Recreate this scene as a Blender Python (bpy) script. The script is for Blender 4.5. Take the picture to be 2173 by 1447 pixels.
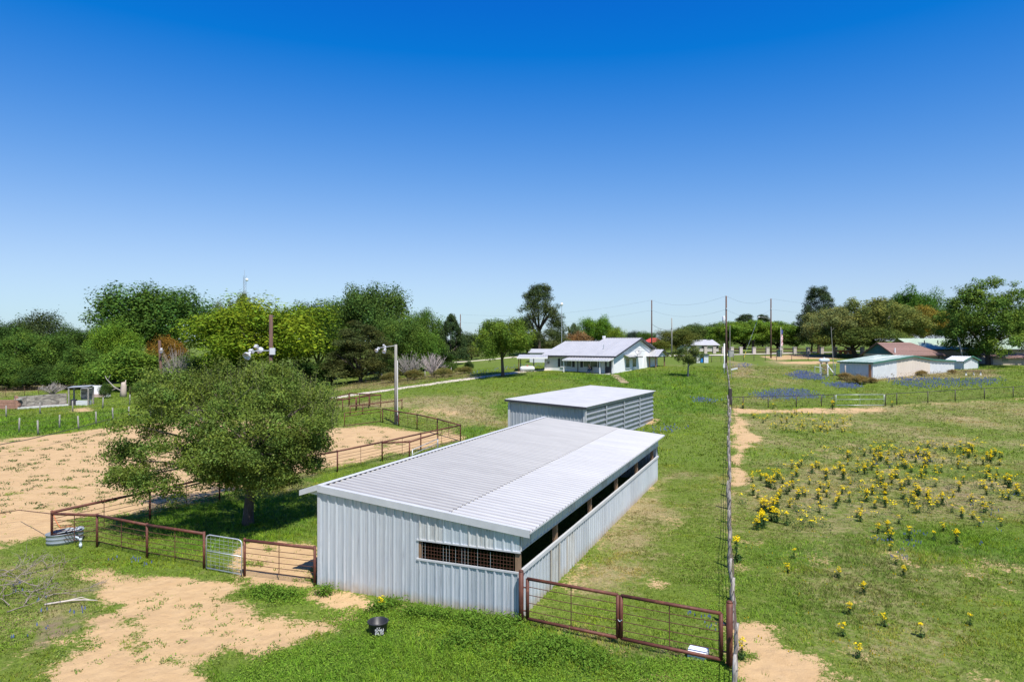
import bpy, math, random
import numpy as np
from mathutils import Vector, Matrix

R = math.radians
scene = bpy.context.scene
for _o in list(bpy.data.objects):
    bpy.data.objects.remove(_o)
col = scene.collection

# ------------------------------------------------------------------ camera
F, CX, CY, H = 1449.0, 1086.5, 723.5, 8.5      # focal in photo pixels, centre, drone height
cam = bpy.data.cameras.new('camera')
cam.sensor_width = 36.0
cam.lens = 36.0 * F / 2173.0
cam.clip_start = 0.1
cam.clip_end = 8000
cam_o = bpy.data.objects.new('camera', cam)
cam_o.location = (0, 0, H)
cam_o.rotation_euler = (R(90), 0, 0)
col.objects.link(cam_o)
scene.camera = cam_o

# ------------------------------------------------------------------ sky and sun
SUN_EL = R(60)
SUN_AZ = math.atan2(0.42, -0.907)                # compass-like: angle from +Y towards +X
world = bpy.data.worlds.new('World')
scene.world = world
world.use_nodes = True
wn, wl = world.node_tree.nodes, world.node_tree.links
wn.clear()
w_out = wn.new('ShaderNodeOutputWorld')
w_bg = wn.new('ShaderNodeBackground')
w_sky = wn.new('ShaderNodeTexSky')
w_sky.sky_type = 'NISHITA'
w_sky.sun_disc = False
w_sky.sun_elevation = SUN_EL
w_sky.sun_rotation = SUN_AZ
w_sky.altitude = 0
w_sky.air_density = 1.0
w_sky.dust_density = 0.35
w_sky.ozone_density = 3.0
# one colour grade over the whole dome (the photograph's deep, saturated blue)
w_sep = wn.new('ShaderNodeSeparateColor'); w_com = wn.new('ShaderNodeCombineColor')
SKY_K = 0.13
wl.new(w_sky.outputs[0], w_sep.inputs[0])
def _mn(op, src, val):
    n = wn.new('ShaderNodeMath'); n.operation = op; n.inputs[1].default_value = val
    wl.new(src, n.inputs[0]); return n.outputs[0]
for _i, (_g, _a, _off, _k, _lo, _c, _s) in enumerate(((1.40, .34, .0264, 3.6, .002, .43, 1.10), (1.00, .46, .058, 1.82, .05, .85, 1.09), (.52, .66, .066, 1.27, .3, 4.0, 1.0))):
    _v = _mn('MULTIPLY', w_sep.outputs[_i], SKY_K)
    _v = _mn('POWER', _v, _g)
    _v = _mn('MULTIPLY', _v, _a)
    _v = _mn('SUBTRACT', _v, _off)
    _v = _mn('MULTIPLY', _v, _k)
    _v = _mn('MAXIMUM', _v, _lo)
    _q = _mn('MULTIPLY', _v, 1 / _c)            # soft shoulder
    _q = _mn('POWER', _q, 2.0)
    _q = _mn('ADD', _q, 1.0)
    _q = _mn('POWER', _q, -0.5)
    _n = wn.new('ShaderNodeMath'); _n.operation = 'MULTIPLY'
    wl.new(_v, _n.inputs[0]); wl.new(_q, _n.inputs[1])
    _v = _mn('MULTIPLY', _n.outputs[0], _s / SKY_K)
    wl.new(_v, w_com.inputs[_i])
w_bg.inputs['Strength'].default_value = SKY_K
wl.new(w_com.outputs[0], w_bg.inputs[0])
wl.new(w_bg.outputs[0], w_out.inputs[0])

sun = bpy.data.lights.new('sun', 'SUN')
sun.energy = 5.0
sun.angle = R(0.53)
sun.color = (1.0, 0.955, 0.88)
sun_o = bpy.data.objects.new('sun', sun)
sd = Vector((math.sin(SUN_AZ) * math.cos(SUN_EL), math.cos(SUN_AZ) * math.cos(SUN_EL), math.sin(SUN_EL)))
sun_o.rotation_euler = sd.to_track_quat('Z', 'Y').to_euler()
sun_o.location = sd * 100
col.objects.link(sun_o)

scene.view_settings.view_transform = 'Standard'
scene.view_settings.look = 'None'
scene.view_settings.gamma = 1.0
scene.view_settings.exposure = 0.45
scene.view_settings.use_curve_mapping = False
scene.render.engine = 'CYCLES'
scene.cycles.max_bounces = 6
scene.cycles.diffuse_bounces = 3
scene.cycles.glossy_bounces = 2
scene.cycles.transmission_bounces = 3
scene.cycles.transparent_max_bounces = 6
scene.cycles.use_adaptive_sampling = True
scene.cycles.sample_clamp_indirect = 6.0

# ------------------------------------------------------------------ terrain
_ty = np.arange(-100, 3001, 1.0)
_tz = np.interp(_ty, [0, 48, 60, 67, 80, 90, 100, 112, 130, 160, 250, 3000],
                [0, 0, .3, .7, 1.5, 2.5, 3.4, 3.9, 4.6, 5.5, 6.3, 6.3])
for _ in range(2):
    _tz = np.convolve(np.pad(_tz, 4, mode='edge'), np.ones(9) / 9, mode='valid')

def smooth(a, b, x):
    t = np.clip((x - a) / (b - a), 0, 1)
    return t * t * (3 - 2 * t)

def hash2(ix, iy, seed):
    n = (ix * 374761393 + iy * 668265263 + seed * 1274126177) & 0x7fffffff
    n = ((n ^ (n >> 13)) * 1274126177) & 0x7fffffff
    return ((n ^ (n >> 16)) & 0xffff) / 65535.0

def vnoise(x, y, scale, seed=0):
    x = np.asarray(x, float) / scale
    y = np.asarray(y, float) / scale
    ix = np.floor(x).astype(np.int64); iy = np.floor(y).astype(np.int64)
    fx = x - ix; fy = y - iy
    fx = fx * fx * (3 - 2 * fx); fy = fy * fy * (3 - 2 * fy)
    a = hash2(ix, iy, seed); b = hash2(ix + 1, iy, seed)
    c = hash2(ix, iy + 1, seed); d = hash2(ix + 1, iy + 1, seed)
    return (a * (1 - fx) + b * fx) * (1 - fy) + (c * (1 - fx) + d * fx) * fy

def fbm(x, y, scale, seed=0, octv=3):
    s = 0; amp = 1; tot = 0
    for k in range(octv):
        s = s + amp * vnoise(x, y, scale / 2 ** k, seed + k * 17); tot += amp; amp *= .5
    return s / tot

def hgt(x, y):
    x = np.asarray(x, float); y = np.asarray(y, float)
    z = np.interp(y, _ty, _tz) * smooth(-50, 5, x)
    z = z + (fbm(x, y, 9.0, 3, 2) - .5) * .14 * smooth(40, 60, np.abs(y)) 
    return z

def hz(x, y):
    return float(hgt(x, y))

def gp(px, py):
    """where the ray through a photo pixel meets the terrain"""
    dx = (px - CX) / F; dz = -(py - CY) / F
    ys = np.arange(8, 700, .25)
    d = (H + dz * ys) - hgt(dx * ys, ys)
    k = np.argmax(d <= 0)
    if d[k] > 0:
        k = len(ys) - 1
    y0, y1 = ys[k - 1], ys[k]
    t = d[k - 1] / (d[k - 1] - d[k]) if d[k] != d[k - 1] else 0
    yy = y0 + (y1 - y0) * t
    return Vector((dx * yy, yy, hz(dx * yy, yy)))

def gd(px, Y):
    """ground point at depth Y under photo column px"""
    x = (px - CX) / F * Y
    return Vector((x, Y, hz(x, Y)))

def zt(py, Y):
    """height above datum that photo row py has at depth Y"""
    return H - (py - CY) / F * Y

# ------------------------------------------------------------------ mesh helpers
class MB:
    def __init__(s):
        s.v = []; s.f = []; s.m = []
    def add(s, vs, fs, mi=0):
        n = len(s.v)
        s.v.extend([tuple(v) for v in vs])
        for f in fs:
            s.f.append(tuple(i + n for i in f)); s.m.append(mi)
        return s
    def box(s, x0, x1, y0, y1, z0, z1, mi=0):
        vs = [(x, y, z) for x in (x0, x1) for y in (y0, y1) for z in (z0, z1)]
        return s.add(vs, [(0, 1, 3, 2), (4, 6, 7, 5), (0, 4, 5, 1), (2, 3, 7, 6), (0, 2, 6, 4), (1, 5, 7, 3)], mi)
    def bar(s, a, b, w, h, up=(0, 0, 1), mi=0):
        a = Vector(a); b = Vector(b); d = (b - a).normalized(); up = Vector(up)
        if abs(d.dot(up)) > .98: up = Vector((1, 0, 0))
        x = d.cross(up).normalized(); y = x.cross(d)
        vs = []
        for p in (a, b):
            for (i, j) in ((-1, -1), (1, -1), (1, 1), (-1, 1)):
                vs.append(p + x * (i * w / 2) + y * (j * h / 2))
        return s.add(vs, [(3, 2, 1, 0), (4, 5, 6, 7), (0, 1, 5, 4), (1, 2, 6, 5), (2, 3, 7, 6), (3, 0, 4, 7)], mi)
    def tube(s, pts, rad, n=6, cap=True, mi=0):
        pts = [Vector(p) for p in pts]
        if not hasattr(rad, '__len__'): rad = [rad] * len(pts)
        vs = []; fs = []
        ref = None
        for i, p in enumerate(pts):
            d = (pts[min(i + 1, len(pts) - 1)] - pts[max(i - 1, 0)]).normalized()
            if ref is None or abs(ref.dot(d)) > .95:
                ref = Vector((0, 0, 1)) if abs(d.z) < .9 else Vector((1, 0, 0))
            x = d.cross(ref).normalized(); y = x.cross(d).normalized(); ref = y
            for k in range(n):
                a = 2 * math.pi * k / n
                vs.append(p + (x * math.cos(a) + y * math.sin(a)) * rad[i])
        for i in range(len(pts) - 1):
            for k in range(n):
                fs.append((i * n + k, i * n + (k + 1) % n, (i + 1) * n + (k + 1) % n, (i + 1) * n + k))
        if cap:
            fs.append(tuple(range(n - 1, -1, -1))); fs.append(tuple((len(pts) - 1) * n + k for k in range(n)))
        return s.add(vs, fs, mi)
    def lathe(s, prof, n=20, c=(0, 0, 0), sx=1, sy=1, mi=0):
        vs = []; fs = []
        for (r, z) in prof:
            for k in range(n):
                a = 2 * math.pi * k / n
                vs.append((c[0] + r * math.cos(a) * sx, c[1] + r * math.sin(a) * sy, c[2] + z))
        for i in range(len(prof) - 1):
            for k in range(n):
                fs.append((i * n + k, i * n + (k + 1) % n, (i + 1) * n + (k + 1) % n, (i + 1) * n + k))
        fs.append(tuple(range(n - 1, -1, -1))); fs.append(tuple((len(prof) - 1) * n + k for k in range(n)))
        return s.add(vs, fs, mi)
    def prism(s, poly, ext, mi=0):
        """poly: list of 3D points (planar), ext: extrusion vector"""
        n = len(poly); e = Vector(ext)
        vs = [Vector(p) for p in poly] + [Vector(p) + e for p in poly]
        fs = [tuple(range(n - 1, -1, -1)), tuple(range(n, 2 * n))]
        for k in range(n):
            fs.append((k, (k + 1) % n, n + (k + 1) % n, n + k))
        return s.add(vs, fs, mi)
    def mesh(s, name, mats, smooth_=False):
        me = bpy.data.meshes.new(name)
        me.from_pydata(s.v, [], s.f)
        for m in (mats if isinstance(mats, (list, tuple)) else [mats]):
            me.materials.append(m)
        if any(s.m):
            me.polygons.foreach_set('material_index', s.m)
        if smooth_:
            me.polygons.foreach_set('use_smooth', [True] * len(s.f))
        me.update()
        return me
    def build(s, name, mats, parent=None, loc=None, smooth_=False, label=None):
        return place(name, s.mesh(name, mats, smooth_), parent, loc, label=label)

def place(name, me, parent=None, loc=None, mat=None, label=None):
    o = bpy.data.objects.new(name, me)
    col.objects.link(o)
    if parent is not None: o.parent = parent
    if loc is not None: o.location = loc
    if mat is not None: o.matrix_basis = mat
    if label: o['label'] = label
    return o

def thing(name, label, cat, loc=(0, 0, 0), rotz=0.0, group=None):
    o = bpy.data.objects.new(name, None)
    o.empty_display_size = .3
    col.objects.link(o)
    o.location = loc; o.rotation_euler = (0, 0, rotz)
    o['label'] = label; o['category'] = cat
    if group: o['group'] = group
    return o

def tag(o, label, cat, group=None):
    o['label'] = label; o['category'] = cat
    if group: o['group'] = group
    return o

def kind(o, k):
    o['kind'] = k
    return o

def frame(origin, x, y):
    x = Vector(x).normalized(); y = Vector(y).normalized(); z = x.cross(y)
    return Matrix(((x.x, y.x, z.x, origin[0]), (x.y, y.y, z.y, origin[1]), (x.z, y.z, z.z, origin[2]), (0, 0, 0, 1)))

def np_mesh(name, verts, quads, mats, cols=None, tri=False, smooth_=False):
    """fast mesh from numpy arrays; quads (n,4) or (n,3); cols per vertex rgba"""
    k = quads.shape[1]
    me = bpy.data.meshes.new(name)
    me.vertices.add(len(verts)); me.vertices.foreach_set('co', verts.astype(np.float32).ravel())
    me.loops.add(quads.size); me.loops.foreach_set('vertex_index', quads.astype(np.int32).ravel())
    me.polygons.add(len(quads))
    me.polygons.foreach_set('loop_start', np.arange(0, quads.size, k, dtype=np.int32))
    me.polygons.foreach_set('loop_total', np.full(len(quads), k, dtype=np.int32))
    if smooth_:
        me.polygons.foreach_set('use_smooth', np.ones(len(quads), dtype=bool))
    for m in (mats if isinstance(mats, (list, tuple)) else [mats]):
        me.materials.append(m)
    if cols is not None:
        at = me.color_attributes.new('Col', 'FLOAT_COLOR', 'POINT')
        at.data.foreach_set('color', cols.astype(np.float32).ravel())
    me.update(calc_edges=True)
    return me

# ------------------------------------------------------------------ materials
MATS = {}
def pr_mat(name):
    m = bpy.data.materials.new(name); m.use_nodes = True
    nt = m.node_tree; b = nt.nodes['Principled BSDF']
    return m, nt, b

def mat(name, c1, c2=None, rough=.7, metal=0.0, scale=3.0, stretch=(1, 1, 1), bump=0.0, spec=.4, detail=6, lo=.35, hi=.65,
        vary=.0, c3=None, c3_lo=.62, c3_hi=.72, c3_scale=None):
    """two-tone noise material in object space, shifted per object; c3 is a third stain colour"""
    m, nt, b = pr_mat(name)
    N, L = nt.nodes, nt.links
    b.inputs['Roughness'].default_value = rough
    b.inputs['Metallic'].default_value = metal
    b.inputs['Specular IOR Level'].default_value = spec
    if c2 is None: c2 = tuple(x * .85 for x in c1)
    tc = N.new('ShaderNodeTexCoord'); oi = N.new('ShaderNodeObjectInfo')
    mp = N.new('ShaderNodeVectorMath'); mp.operation = 'MULTIPLY'; mp.inputs[1].default_value = stretch
    L.new(tc.outputs['Object'], mp.inputs[0])
    mu = N.new('ShaderNodeMath'); mu.operation = 'MULTIPLY'; mu.inputs[1].default_value = 57.0
    L.new(oi.outputs['Random'], mu.inputs[0])
    ad = N.new('ShaderNodeVectorMath'); ad.operation = 'ADD'
    L.new(mp.outputs[0], ad.inputs[0]); L.new(mu.outputs[0], ad.inputs[1])
    nz = N.new('ShaderNodeTexNoise'); nz.inputs['Scale'].default_value = scale; nz.inputs['Detail'].default_value = detail
    nz.inputs['Roughness'].default_value = .65
    L.new(ad.outputs[0], nz.inputs['Vector'])
    rp = N.new('ShaderNodeMapRange'); rp.inputs['From Min'].default_value = lo; rp.inputs['From Max'].default_value = hi
    L.new(nz.outputs['Fac'], rp.inputs['Value'])
    mx = N.new('ShaderNodeMix'); mx.data_type = 'RGBA'
    mx.inputs[6].default_value = (*c1, 1); mx.inputs[7].default_value = (*c2, 1)
    L.new(rp.outputs[0], mx.inputs[0])
    out = mx.outputs[2]
    if c3 is not None:
        n3 = N.new('ShaderNodeTexNoise'); n3.inputs['Scale'].default_value = c3_scale or scale * .5
        n3.inputs['Detail'].default_value = 8; n3.inputs['Roughness'].default_value = .7
        a3 = N.new('ShaderNodeVectorMath'); a3.operation = 'ADD'; a3.inputs[1].default_value = (13.7, 5.1, 2.3)
        L.new(ad.outputs[0], a3.inputs[0]); L.new(a3.outputs[0], n3.inputs['Vector'])
        r3 = N.new('ShaderNodeMapRange'); r3.inputs['From Min'].default_value = c3_lo; r3.inputs['From Max'].default_value = c3_hi
        L.new(n3.outputs['Fac'], r3.inputs['Value'])
        m3 = N.new('ShaderNodeMix'); m3.data_type = 'RGBA'; m3.inputs[7].default_value = (*c3, 1)
        L.new(r3.outputs[0], m3.inputs[0]); L.new(out, m3.inputs[6]); out = m3.outputs[2]
    if vary:
        hv = N.new('ShaderNodeHueSaturation')
        mv = N.new('ShaderNodeMapRange'); mv.inputs['To Min'].default_value = 1 - vary; mv.inputs['To Max'].default_value = 1 + vary
        L.new(oi.outputs['Random'], mv.inputs['Value']); L.new(mv.outputs[0], hv.inputs['Value'])
        L.new(out, hv.inputs['Color']); out = hv.outputs[0]
    L.new(out, b.inputs['Base Color'])
    if bump:
        bp = N.new('ShaderNodeBump'); bp.inputs['Strength'].default_value = bump; bp.inputs['Distance'].default_value = .02
        L.new(nz.outputs['Fac'], bp.inputs['Height']); L.new(bp.outputs[0], b.inputs['Normal'])
    MATS[name] = m
    return m

def leaf_mat(name, transl=.30, gloss=.0):
    """leaf colour = vertex colour times object colour; diffuse + translucent + a little sheen"""
    m = bpy.data.materials.new(name); m.use_nodes = True
    nt = m.node_tree; N, L = nt.nodes, nt.links; N.clear()
    out = N.new('ShaderNodeOutputMaterial')
    va = N.new('ShaderNodeVertexColor'); va.layer_name = 'Col'
    oi = N.new('ShaderNodeObjectInfo')
    mx = N.new('ShaderNodeMix'); mx.data_type = 'RGBA'; mx.blend_type = 'MULTIPLY'; mx.inputs[0].default_value = 1
    L.new(va.outputs[0], mx.inputs[6]); L.new(oi.outputs['Color'], mx.inputs[7])
    d = N.new('ShaderNodeBsdfDiffuse'); t = N.new('ShaderNodeBsdfTranslucent')
    L.new(mx.outputs[2], d.inputs[0]); L.new(mx.outputs[2], t.inputs[0])
    ms = N.new('ShaderNodeMixShader'); ms.inputs[0].default_value = transl
    L.new(d.outputs[0], ms.inputs[1]); L.new(t.outputs[0], ms.inputs[2])
    last = ms
    if gloss:
        g = N.new('ShaderNodeBsdfGlossy'); g.inputs['Roughness'].default_value = .55
        g.inputs[0].default_value = (.9, .95, .9, 1)
        m2 = N.new('ShaderNodeMixShader'); m2.inputs[0].default_value = gloss
        L.new(ms.outputs[0], m2.inputs[1]); L.new(g.outputs[0], m2.inputs[2]); last = m2
    L.new(last.outputs[0], out.inputs[0])
    MATS[name] = m
    return m

M_galv = mat('galvanised_panel', (.60, .65, .71), (.50, .55, .62), rough=.42, metal=.35, scale=2.2, stretch=(6, .35, 6), vary=.05, spec=.5,
             c3=(.30, .33, .38), c3_lo=.66, c3_hi=.8, c3_scale=3.0)
M_galv_wall = mat('mud_splashed_panel', (.56, .59, .63), (.46, .50, .56), rough=.45, metal=.3, scale=2.2, stretch=(7, .3, 7), vary=.09, spec=.5,
             c3=(.25, .26, .29), c3_lo=.56, c3_hi=.74, c3_scale=2.6)
M_galv_old = mat('weathered_panel', (.55, .57, .58), (.40, .40, .39), rough=.55, metal=.25, scale=2.6, stretch=(6, .5, 6), vary=.08,
                 c3=(.33, .28, .22), c3_lo=.56, c3_hi=.75, c3_scale=2.2)
M_galv_rust = mat('rust_streaked_panel', (.50, .46, .40), (.40, .36, .31), rough=.6, metal=.15, scale=2.6, stretch=(7, .4, 7), c3=(.34, .22, .12))
M_roof_a = mat('roof_sheet', (.47, .457, .425), (.41, .397, .37), rough=.4, metal=.22, scale=.8, stretch=(5, .6, 1), vary=.04, spec=.45)
M_roof_b = mat('bright_roof_sheet', (.55, .54, .52), (.49, .48, .46), rough=.36, metal=.2, scale=.8, stretch=(5, .6, 1), vary=.03, spec=.5)
M_roof_w = mat('white_roof_sheet', (.46, .46, .46), (.40, .40, .405), rough=.5, metal=.05, scale=.7, vary=.02)
M_trim = mat('metal_trim', (.50, .51, .52), (.44, .45, .46), rough=.6, metal=.0, scale=2)
M_shed_side = mat('shed_side_sheet', (.38, .41, .45), (.26, .28, .31), rough=.45, metal=.4, scale=1.6, stretch=(1, 3, 1), c3=(.55, .55, .55), c3_lo=.6, c3_hi=.7, c3_scale=1.2)
M_shed_front = mat('shed_front_sheet', (.44, .47, .52), (.36, .38, .42), rough=.5, metal=.3, scale=2, stretch=(5, .5, 1), vary=.08, c3=(.60, .56, .52), c3_lo=.62, c3_hi=.7, c3_scale=2.5)
M_rust = mat('rusty_pipe', (.140, .046, .028), (.080, .027, .019), rough=.62, metal=.1, scale=5, c3=(.22, .085, .045), c3_lo=.55, c3_hi=.7)
M_rust_d = mat('dark_rust_rod', (.12, .05, .03), (.07, .03, .02), rough=.8, scale=4)
M_black_pipe = mat('dark_painted_pipe', (.035, .033, .032), (.06, .045, .035), rough=.5, scale=4)
M_galv_pipe = mat('galvanised_pipe', (.52, .55, .57), (.40, .43, .45), rough=.4, metal=.4, scale=5)
M_wood_post = mat('weathered_post', (.38, .35, .32), (.12, .10, .085), rough=.9, scale=9, lo=.4, hi=.6, stretch=(4, 4, .5), bump=.4, c3=(.5, .48, .45), c3_lo=.55, c3_hi=.7)
M_timber = mat('barn_timber', (.28, .18, .11), (.18, .11, .065), rough=.85, scale=4, stretch=(5, 5, .5), bump=.3)
M_pole = mat('utility_pole_wood', (.13, .075, .055), (.075, .045, .035), rough=.9, scale=5, stretch=(4, 4, .3), bump=.3)
M_pole_grey = mat('grey_pole_wood', (.30, .29, .26), (.20, .19, .17), rough=.9, scale=5, stretch=(5, 5, .25), bump=.3)
M_white_wall = mat('white_painted_brick', (.80, .80, .80), (.74, .75, .76), rough=.75, scale=3)
M_white = mat('white_paint', (.82, .82, .82), (.74, .74, .74), rough=.5, scale=4)
M_dark_trim = mat('dark_trim', (.035, .037, .045), (.05, .05, .06), rough=.5, scale=4)
M_glass = mat('window_glass', (.12, .15, .15), (.07, .09, .10), rough=.08, scale=1.2, spec=.9)
M_conc = mat('concrete', (.50, .48, .44), (.40, .38, .35), rough=.9, scale=2, bump=.2)
M_bark = mat('bark', (.115, .09, .07), (.06, .047, .038), rough=.95, scale=7, stretch=(3, 3, .7), bump=.6)
M_bark_l = mat('pale_bark', (.34, .31, .28), (.22, .20, .18), rough=.95, scale=7, stretch=(3, 3, .7), bump=.5)
M_twig = mat('grey_twig', (.36, .32, .29), (.25, .22, .20), rough=.95, scale=8)
M_wire = mat('fence_wire', (.17, .12, .09), (.12, .08, .06), rough=.7, metal=.3, scale=8)
M_cable = mat('black_cable', (.03, .03, .03), (.05, .045, .04), rough=.6, scale=8)
def add_splash(m, h0, h1, colr):
    # dried mud splashed up from the ground along the sheet foot (sheet-local height), ragged by noise
    nt = m.node_tree; N, L = nt.nodes, nt.links; b = N['Principled BSDF']
    src = b.inputs['Base Color'].links[0].from_socket
    tc = N.new('ShaderNodeTexCoord'); se = N.new('ShaderNodeSeparateXYZ'); L.new(tc.outputs['Object'], se.inputs[0])
    nz = N.new('ShaderNodeTexNoise'); nz.inputs['Scale'].default_value = 4; nz.inputs['Detail'].default_value = 8
    L.new(tc.outputs['Object'], nz.inputs['Vector'])
    ad = N.new('ShaderNodeMath'); ad.operation = 'MULTIPLY_ADD'; ad.inputs[1].default_value = -.5
    L.new(nz.outputs['Fac'], ad.inputs[0]); L.new(se.outputs['Y'], ad.inputs[2])
    mr = N.new('ShaderNodeMapRange'); mr.inputs[1].default_value = h0; mr.inputs[2].default_value = h1; mr.inputs[3].default_value = .75; mr.inputs[4].default_value = 0
    L.new(ad.outputs[0], mr.inputs[0])
    mx = N.new('ShaderNodeMix'); mx.data_type = 'RGBA'; mx.inputs[7].default_value = (*colr, 1)
    L.new(mr.outputs[0], mx.inputs[0]); L.new(src, mx.inputs[6]); L.new(mx.outputs[2], b.inputs['Base Color'])
def add_pan_shade(m, z0, z1, colr, amt):
    # rib shading put into the colour: flat pans between roof-sheet ribs painted darker
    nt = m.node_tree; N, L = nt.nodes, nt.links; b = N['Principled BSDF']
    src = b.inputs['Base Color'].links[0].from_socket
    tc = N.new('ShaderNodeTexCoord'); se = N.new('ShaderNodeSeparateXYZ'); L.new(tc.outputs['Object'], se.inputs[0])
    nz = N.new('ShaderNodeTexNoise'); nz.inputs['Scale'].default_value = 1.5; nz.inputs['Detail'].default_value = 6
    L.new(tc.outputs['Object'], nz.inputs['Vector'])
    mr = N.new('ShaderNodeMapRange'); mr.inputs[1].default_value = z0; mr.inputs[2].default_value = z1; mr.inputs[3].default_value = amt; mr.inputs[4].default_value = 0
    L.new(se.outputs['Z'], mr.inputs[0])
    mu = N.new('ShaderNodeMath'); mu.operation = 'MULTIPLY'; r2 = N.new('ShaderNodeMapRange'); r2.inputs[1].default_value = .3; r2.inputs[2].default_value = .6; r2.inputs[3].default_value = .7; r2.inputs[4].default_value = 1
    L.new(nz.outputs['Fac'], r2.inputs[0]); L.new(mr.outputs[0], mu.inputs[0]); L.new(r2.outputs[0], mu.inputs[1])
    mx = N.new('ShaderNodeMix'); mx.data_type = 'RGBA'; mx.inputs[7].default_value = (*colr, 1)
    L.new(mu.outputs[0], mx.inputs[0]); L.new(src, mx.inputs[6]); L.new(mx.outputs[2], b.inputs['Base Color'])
add_pan_shade(M_roof_a, .004, .03, (.24, .23, .225), .85)
add_pan_shade(M_roof_b, .004, .03, (.30, .29, .28), .8)
add_splash(M_galv_wall, -.08, .32, (.42, .32, .22))
M_leaf = leaf_mat('leaf')
M_leaf_glossy = leaf_mat('glossy_leaf', .25, .008)
M_grass = leaf_mat('grass_blade', .28, .0)
M_petal = leaf_mat('petal', .3, .0)
# ------------------------------------------------------------------ ground masks
def wpoly(pts):
    return np.array([[gp(*p).x, gp(*p).y] for p in pts])

def sdpoly(x, y, P):
    """signed distance, positive inside"""
    d = np.full(x.shape, 1e18); inside = np.zeros(x.shape, bool)
    n = len(P)
    for i in range(n):
        ax, ay = P[i]; bx, by = P[(i + 1) % n]
        ex, ey = bx - ax, by - ay
        t = np.clip(((x - ax) * ex + (y - ay) * ey) / (ex * ex + ey * ey + 1e-9), 0, 1)
        d = np.minimum(d, (x - ax - t * ex) ** 2 + (y - ay - t * ey) ** 2)
        c = ((ay > y) != (by > y)) & (x < (bx - ax) * (y - ay) / (by - ay + 1e-12) + ax)
        inside ^= c
    d = np.sqrt(d)
    return np.where(inside, d, -d)

SAND = [  # polygon (photo pixels), edge softness, edge wobble, strength
    (wpoly([(-500, 985), (-200, 955), (0, 934), (120, 922), (250, 904), (400, 893), (600, 893), (720, 908), (800, 904), (850, 912), (905, 918), (960, 912), (985, 930),
            (930, 947), (880, 955), (800, 972), (700, 992), (600, 1016), (500, 1040), (400, 1062), (300, 1086), (180, 1108), (60, 1150), (-100, 1185), (-500, 1260)]), .6, 1.5, 1.0),
    (wpoly([(165, 1200), (300, 1213), (430, 1222), (505, 1240), (490, 1262), (560, 1298), (650, 1312), (720, 1312), (780, 1326), (740, 1348), (650, 1366), (570, 1385), (480, 1402),
            (410, 1424), (400, 1500), (40, 1500), (90, 1410), (160, 1340), (205, 1290), (205, 1255), (160, 1225)]), .35, 1.4, 1.0),
    (wpoly([(520, 1150), (600, 1150), (672, 1150), (674, 1240), (560, 1243), (515, 1236), (490, 1210)]), .3, .7, 1.0),
    (wpoly([(668, 1240), (760, 1262), (840, 1284), (900, 1296), (880, 1310), (780, 1300), (700, 1285), (660, 1262)]), .25, .7, .9),
    (wpoly([(1562, 1325), (1630, 1335), (1700, 1385), (1770, 1440), (1800, 1500), (1562, 1500)]), .3, .9, 1.0),
    (wpoly([(1375, 1425), (1430, 1418), (1500, 1432), (1520, 1500), (1370, 1500)]), .25, .7, .9),
    (wpoly([(1552, 866), (1620, 868), (1740, 866), (1880, 864), (1895, 873), (1780, 878), (1640, 876), (1556, 880)]), .3, .9, .8),
    (wpoly([(1552, 876), (1572, 880), (1590, 905), (1620, 935), (1590, 945), (1575, 990), (1590, 1020), (1556, 1040), (1552, 960)]), .3, 1.0, .85),
    (wpoly([(1545, 1000), (1556, 1000), (1562, 1420), (1545, 1420)]), .2, .6, .55),
    (wpoly([(1900, 858), (2173, 843), (2300, 836), (2300, 842), (2173, 849), (1910, 864)]), .25, 1.0, .45),
    (wpoly([(880, 868), (960, 862), (1040, 872), (1050, 892), (960, 895), (890, 885)]), 1.2, 4.0, .55),
    (wpoly([(1245, 912), (1300, 905), (1386, 888), (1400, 894), (1330, 912), (1260, 922)]), .4, .8, .9),
    (wpoly([(1610, 756), (1700, 752), (1760, 754), (1790, 762), (1700, 762), (1640, 764)]), .6, 1.2, .9),
    (wpoly([(1650, 768), (1740, 766), (1800, 770), (1740, 773), (1660, 772)]), .5, 1.0, .9),
    (wpoly([(150, 868), (190, 862), (200, 872), (155, 876)]), .4, .6, .9),
    (wpoly([(1190, 1260), (1215, 1215), (1290, 1125), (1392, 1010), (1400, 1020), (1300, 1140), (1230, 1230), (1205, 1265)]), .3, .8, .5),
]
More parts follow.
